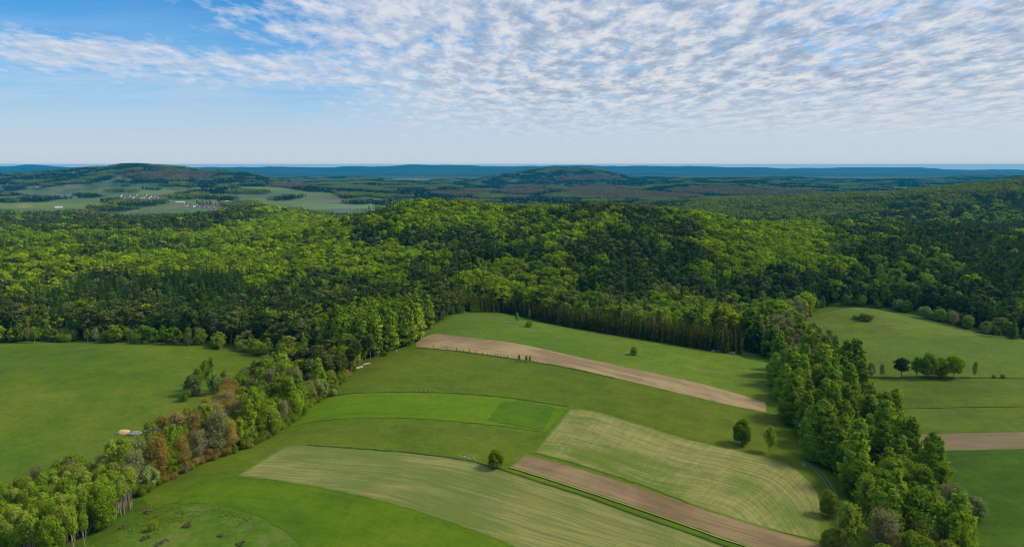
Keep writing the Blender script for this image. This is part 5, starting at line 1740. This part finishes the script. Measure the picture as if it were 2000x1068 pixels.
WALL_M = {'white': plain('white_plaster', (0.66, 0.65, 0.61), (0.56, 0.55, 0.52), 0.3), 'cream': plain('cream_plaster', (0.70, 0.62, 0.46), (0.60, 0.53, 0.40), 0.3)}
ROOF_M = {'red': plain('red_tiles', (0.34, 0.10, 0.06), (0.26, 0.08, 0.05), 0.4), 'grey': plain('grey_tiles', (0.20, 0.20, 0.21), (0.14, 0.14, 0.15), 0.4),
          'white': plain('white_sheet_roof', (0.60, 0.60, 0.60), (0.52, 0.52, 0.52), 0.4)}


def house_meshes(L_, W_, H_, Rf):
    x, y = L_ / 2, W_ / 2
    V = [(-x, -y, -2), (x, -y, -2), (x, y, -2), (-x, y, -2), (-x, -y, H_), (x, -y, H_), (x, y, H_), (-x, y, H_), (-x, 0, H_ + Rf), (x, 0, H_ + Rf)]
    F4 = [(0, 1, 5, 4), (1, 2, 6, 5), (2, 3, 7, 6), (3, 0, 4, 7), (3, 2, 1, 0)]
    F3 = [(5, 6, 9), (7, 4, 8)]
    o_ = 0.5; th = 0.35
    k = Rf / y
    R_ = []
    for sg in (-1, 1):
        R_ += [(-x - o_, sg * (y + o_), H_ - o_ * k + 0.02), (x + o_, sg * (y + o_), H_ - o_ * k + 0.02), (x + o_, 0, H_ + Rf + 0.02), (-x - o_, 0, H_ + Rf + 0.02)]
    R_ = R_ + [(a_, b_, c_ + th) for a_, b_, c_ in R_]
    RF = []
    for q in (0, 4):
        RF += [(q, q + 1, q + 2, q + 3), (q + 8, q + 9, q + 10, q + 11), (q, q + 1, q + 9, q + 8), (q + 1, q + 2, q + 10, q + 9), (q, q + 3, q + 11, q + 8)]
    return (V, F4, F3), (R_, RF)


def house(u, v, wall, roof, label, group, L_=14, W_=10, H_=5.5, Rf=4.5):
    x, y = land_far(u, v)
    (V, F4, F3), (RV, RF) = house_meshes(L_, W_, H_, Rf)
    e = bpy.data.objects.new('house' if L_ < 25 else 'farm_shed', None); COL.objects.link(e)
    e.location = (x, y, float(ground_z(x, y))); e.rotation_euler = (0, 0, random.uniform(-0.7, 0.7))
    e['label'] = label; e['category'] = 'house' if L_ < 25 else 'shed'
    if group: e['group'] = group
    link('wall', make_mesh('wall', V, F4=F4, F3=F3, mats=(WALL_M[wall],)), e)
    link('roof', make_mesh('roof', RV, F4=RF, mats=(ROOF_M[roof],)), e)
    if L_ < 25:
        ch = [(2 + a_, 1 + b_, c_) for c_ in (H_ + 1, H_ + Rf + 1.2) for (a_, b_) in ((0, 0), (1, 0), (1, 1), (0, 1))]
        link('chimney', make_mesh('chimney', ch, F4=[(0, 1, 5, 4), (1, 2, 6, 5), (2, 3, 7, 6), (3, 0, 4, 7), (4, 5, 6, 7)], mats=(ROOF_M['red'],)), e)


rv = random.Random(5)
for (n_h, u0, u1, v0, v1, where) in ((22, 232, 322, 381, 392, 'in the village under the dark hill'), (38, 362, 448, 400, 414, 'in the pale village behind the wooded ridge')):
    for q in range(n_h):
        f_ = (q + rv.random()) / n_h
        wl = 'white' if rv.random() < .75 else 'cream'; rf = rv.choice(['red', 'grey', 'red', 'grey', 'grey'])
        house(u0 + (u1 - u0) * f_, v0 + (v1 - v0) * (0.25 * rv.random() + 0.75 * (f_ if where.endswith('ridge') else rv.random())), wl, rf,
              f'{wl} house with a {rf} roof {where}', f'{wl} walled {rf} roofed houses {where}', 9 + 4 * rv.random(), 7.5 + 2 * rv.random(), 3.6 + 1.6 * rv.random(), 4.2)
for (u, v, L1, lab) in ((288, 397, 26, 'long white shed left of the green field by the far village'), (320, 396.5, 26, 'white shed above the tree clump by the far village'),
                        (352, 397.5, 34, 'longest white shed between the two far villages'), (441, 395.5, 27, 'lone white shed right above the pale village'),
                        (18, 361, 26, 'white shed high on the hazy left farmland'), (74, 366.5, 30, 'white shed beside the hazy hedge on the left farmland'),
                        (108, 381.5, 28, 'pink roofed long shed alone on the left farmland'), (115, 407, 26, 'small pale shed on the green farmland strip'), (725, 413, 26, 'pale shed on the valley floor meadow')):
    house(u, v, 'white', 'red' if 'pink' in lab else 'white', lab, None, L1, 13, 5, 3)


def lump(seed, rx, ry, rz, rough=0.18, n=16, m=9, flat=0.0):
    """irregular closed mound resting on the ground"""
    g = np.random.default_rng(seed)
    V = [(0, 0, rz)]
    for j in range(1, m + 1):
        ph = math.pi / 2 * j / m
        for i in range(n):
            an = 2 * math.pi * i / n
            k = 1 + rough * g.normal() * 0.6
            z = rz * max(0, math.cos(ph)) ** (1 - flat) * (1 + rough * 0.5 * g.normal())
            V.append((rx * math.sin(ph) * math.cos(an) * k, ry * math.sin(ph) * math.sin(an) * k, z if j < m else -0.5))
    F3 = [(0, 1 + i, 1 + (i + 1) % n) for i in range(n)]
    F4 = [(1 + j * n + i, 1 + (j + 1) * n + i, 1 + (j + 1) * n + (i + 1) % n, 1 + j * n + (i + 1) % n) for j in range(m - 1) for i in range(n)]
    return V, F4, F3


def put(name, me, u, v, label, cat, group=None, rz=0.0, dz=0.0):
    p_ = land(u, v)[0]
    o_ = link(name, me, None, label, cat, group)
    o_.location = (p_[0], p_[1], float(gz(*p_)) + dz); o_.rotation_euler = (0, 0, rz)
    return o_


SAND = plain('orange_sand', (0.78, 0.50, 0.24), (0.62, 0.40, 0.20), 0.8, bump=0.4)
RUBBLE = plain('grey_rubble', (0.46, 0.42, 0.36), (0.26, 0.22, 0.18), 1.6, bump=0.6)
STONE = plain('pale_stone', (0.44, 0.42, 0.34), (0.26, 0.25, 0.18), 2.0, bump=0.4)
POST = plain('bleached_wood', (0.52, 0.48, 0.40), (0.36, 0.32, 0.26), 3.0)
LOG = plain('peeled_log', (0.62, 0.50, 0.34), (0.44, 0.34, 0.22), 3.0)
BRUSH = plain('dry_brushwood', (0.50, 0.48, 0.32), (0.30, 0.28, 0.17), 1.5, bump=0.5)
V, F4, F3 = lump(3, 3.6, 2.6, 2.0, 0.12)
put('sand_heap', make_mesh('sand_heap', V, F4=F4, F3=F3, mats=(SAND,), smooth=True), 242, 846, 'bright orange sand heap at the edge of the left meadow', 'sand heap')
V, F4, F3 = lump(8, 4.2, 2.6, 1.6, 0.30, 20)
put('rubble_heap', make_mesh('rubble_heap', V, F4=F4, F3=F3, mats=(RUBBLE,)), 263, 848, 'grey rubble heap right beside the orange sand heap', 'rubble heap')
V, F4, F3 = lump(12, 4.0, 1.2, 0.7, 0.3, 18)
put('brush_heap', make_mesh('brush_heap', V, F4=F4, F3=F3, mats=(BRUSH,)), 994, 630, 'pale heap of cut brush left of the saplings on the upper meadow', 'brush heap', rz=0.1)
for q in range(13):
    V, F4, F3 = lump(40 + q, 0.28 + 0.28 * rv.random(), 0.25 + 0.25 * rv.random(), 0.35 + 0.3 * rv.random(), 0.3, 8, 4)
    put('boulder', make_mesh('boulder', V, F4=F4, F3=F3, mats=(STONE,)), 896 + q * 2.6, 891.5 + q * 0.45 + rv.uniform(-1.2, 1.2), 'pale stone in the row of stones on the bank above the stubble field', 'stone', 'pale stones on the bank')
for (u, v, lab) in ((1571, 909, 'single pale stone where the farm track begins'), (774, 686, 'white stone under the larches by the ploughed strip')):
    V, F4, F3 = lump(int(u), 0.7, 0.6, 1.1, 0.2, 9, 4)
    put('boulder', make_mesh('boulder', V, F4=F4, F3=F3, mats=(STONE,)), u, v, lab, 'stone')


def post_mesh():
    V_, F_ = tube([(0, 0, -0.4), (0, 0, 0.7), (0.02, 0, 1.5)], [0.13, 0.11, 0.10], 6)
    cap = [(12, 13, 14, 15), (12, 15, 16, 17)]
    return make_mesh('fence_post', V_, F4=np.vstack([F_, cap]), mats=(POST,))


pm = post_mesh()
for q, (u, v) in enumerate([(749, 766), (761, 765.5), (803, 765), (813, 765), (822, 765), (831, 765.5), (840, 765.5), (849, 766)]):
    o_ = put('fence_post', pm, u, v, 'pale wooden post in the row above the young corn field', 'fence post', 'wooden posts above the corn field')
    o_.rotation_euler = (rv.uniform(-.08, .08), rv.uniform(-.08, .08), 0)
for (u, v, n_l, rz, lab) in ((703, 719, 5, 0.9, 'stack of peeled logs at the corner of the middle meadow'), (716, 712, 4, 0.7, 'smaller log stack further along the ravine edge'),
                             (1398, 686.5, 6, -0.2, 'long log stack under the spruce belt'), (1428, 690.5, 5, -0.25, 'second log stack under the end of the spruce belt')):
    p_ = land(u, v)[0]
    e = bpy.data.objects.new('log_stack', None); COL.objects.link(e)
    e.location = (p_[0], p_[1], float(gz(*p_))); e.rotation_euler = (0, 0, rz); e['label'] = lab; e['category'] = 'log stack'
    for q in range(n_l):
        r_ = 0.28
        V_, F_ = tube([(-2.6, 0, 0), (0, 0.02, 0), (2.6, 0, 0)], [r_, r_ * .95, r_ * .9], 8)
        F_ = np.vstack([F_, [(0, 1, 2, 3), (3, 4, 5, 0), (5, 6, 7, 0), (16, 17, 18, 19), (19, 20, 21, 16), (21, 22, 23, 16)]])
        o_ = link('log', make_mesh('log', V_, F4=F_, mats=(LOG,)), e)
        o_.location = (rv.uniform(-.3, .3), (q % 3) * 0.56 + (q // 3) * 0.28, 0.28 + (q // 3) * 0.48)
BR = leaf_mat('bramble_twigs', [(0, (0.15, 0.120, 0.075)), (1, (0.20, 0.17, 0.08))], 0.05)
KINDS['bramble'] = (lambda rg, l: make_shrub(REF, 0.8, rg, l), BR, BARK); NAME['bramble'] = 'bramble'
for (u, v, h_, w1, lab) in ((288, 1000, 1.9, 2.0, 'dark purplish bramble patch nearest the aspen stand'), (366, 1027, 2.0, 1.7, 'round purplish bramble patch in the middle of the rough pasture'),
                            (432, 1047, 1.6, 2.2, 'low brownish bramble patch beside the round one'), (283, 1052, 1.4, 2.2, 'flat grey brown bramble patch below the small bright bush'),
                            (318, 1060, 1.6, 2.4, 'brown bramble patch at the bottom of the rough pasture'), (240, 1030, 1.3, 2.0, 'faint bramble patch at the foot of the aspens'),
                            (470, 1062, 1.3, 2.4, 'last bramble patch beside the deep green field')):
    p_ = land(u, v)[0]
    tree_object('bramble', p_[0], p_[1], float(gz(*p_)), h_ * 0.75, lab, None, wf=w1 * 0.8, cat='bramble', lod=1)
# tall weeds of the rough pasture
g = np.random.default_rng(4)
P = land(*np.array([(200, 1010), (290, 990), (430, 992), (510, 1012), (580, 1060), (600, 1100), (300, 1100), (160, 1080)], float).T)
X = g.uniform(P[:, 0].min(), P[:, 0].max(), 9000); Y = g.uniform(P[:, 1].min(), P[:, 1].max(), 9000)
k = pip(X, Y, P) & (fbm(X / 9, Y / 9, 7) + g.normal(size=9000) * .06 > 0.60)
X, Y = X[k], Y[k]
C_ = np.stack([X, Y, gz(X, Y) + 0.35], -1)
V_, F_ = quads(C_, np.c_[g.normal(size=(len(X), 2)), np.full(len(X), 0.5)], 0.14 + 0.22 * g.random(len(X)), g, 0.6)
WEED = leaf_mat('tall_weeds', [(0, (0.09, 0.16, 0.015)), (1, (0.15, 0.20, 0.03))], 0.2)
link('tall_grass', make_mesh('tall_grass', V_, F4=F_, mats=(WEED,)), kind='stuff')
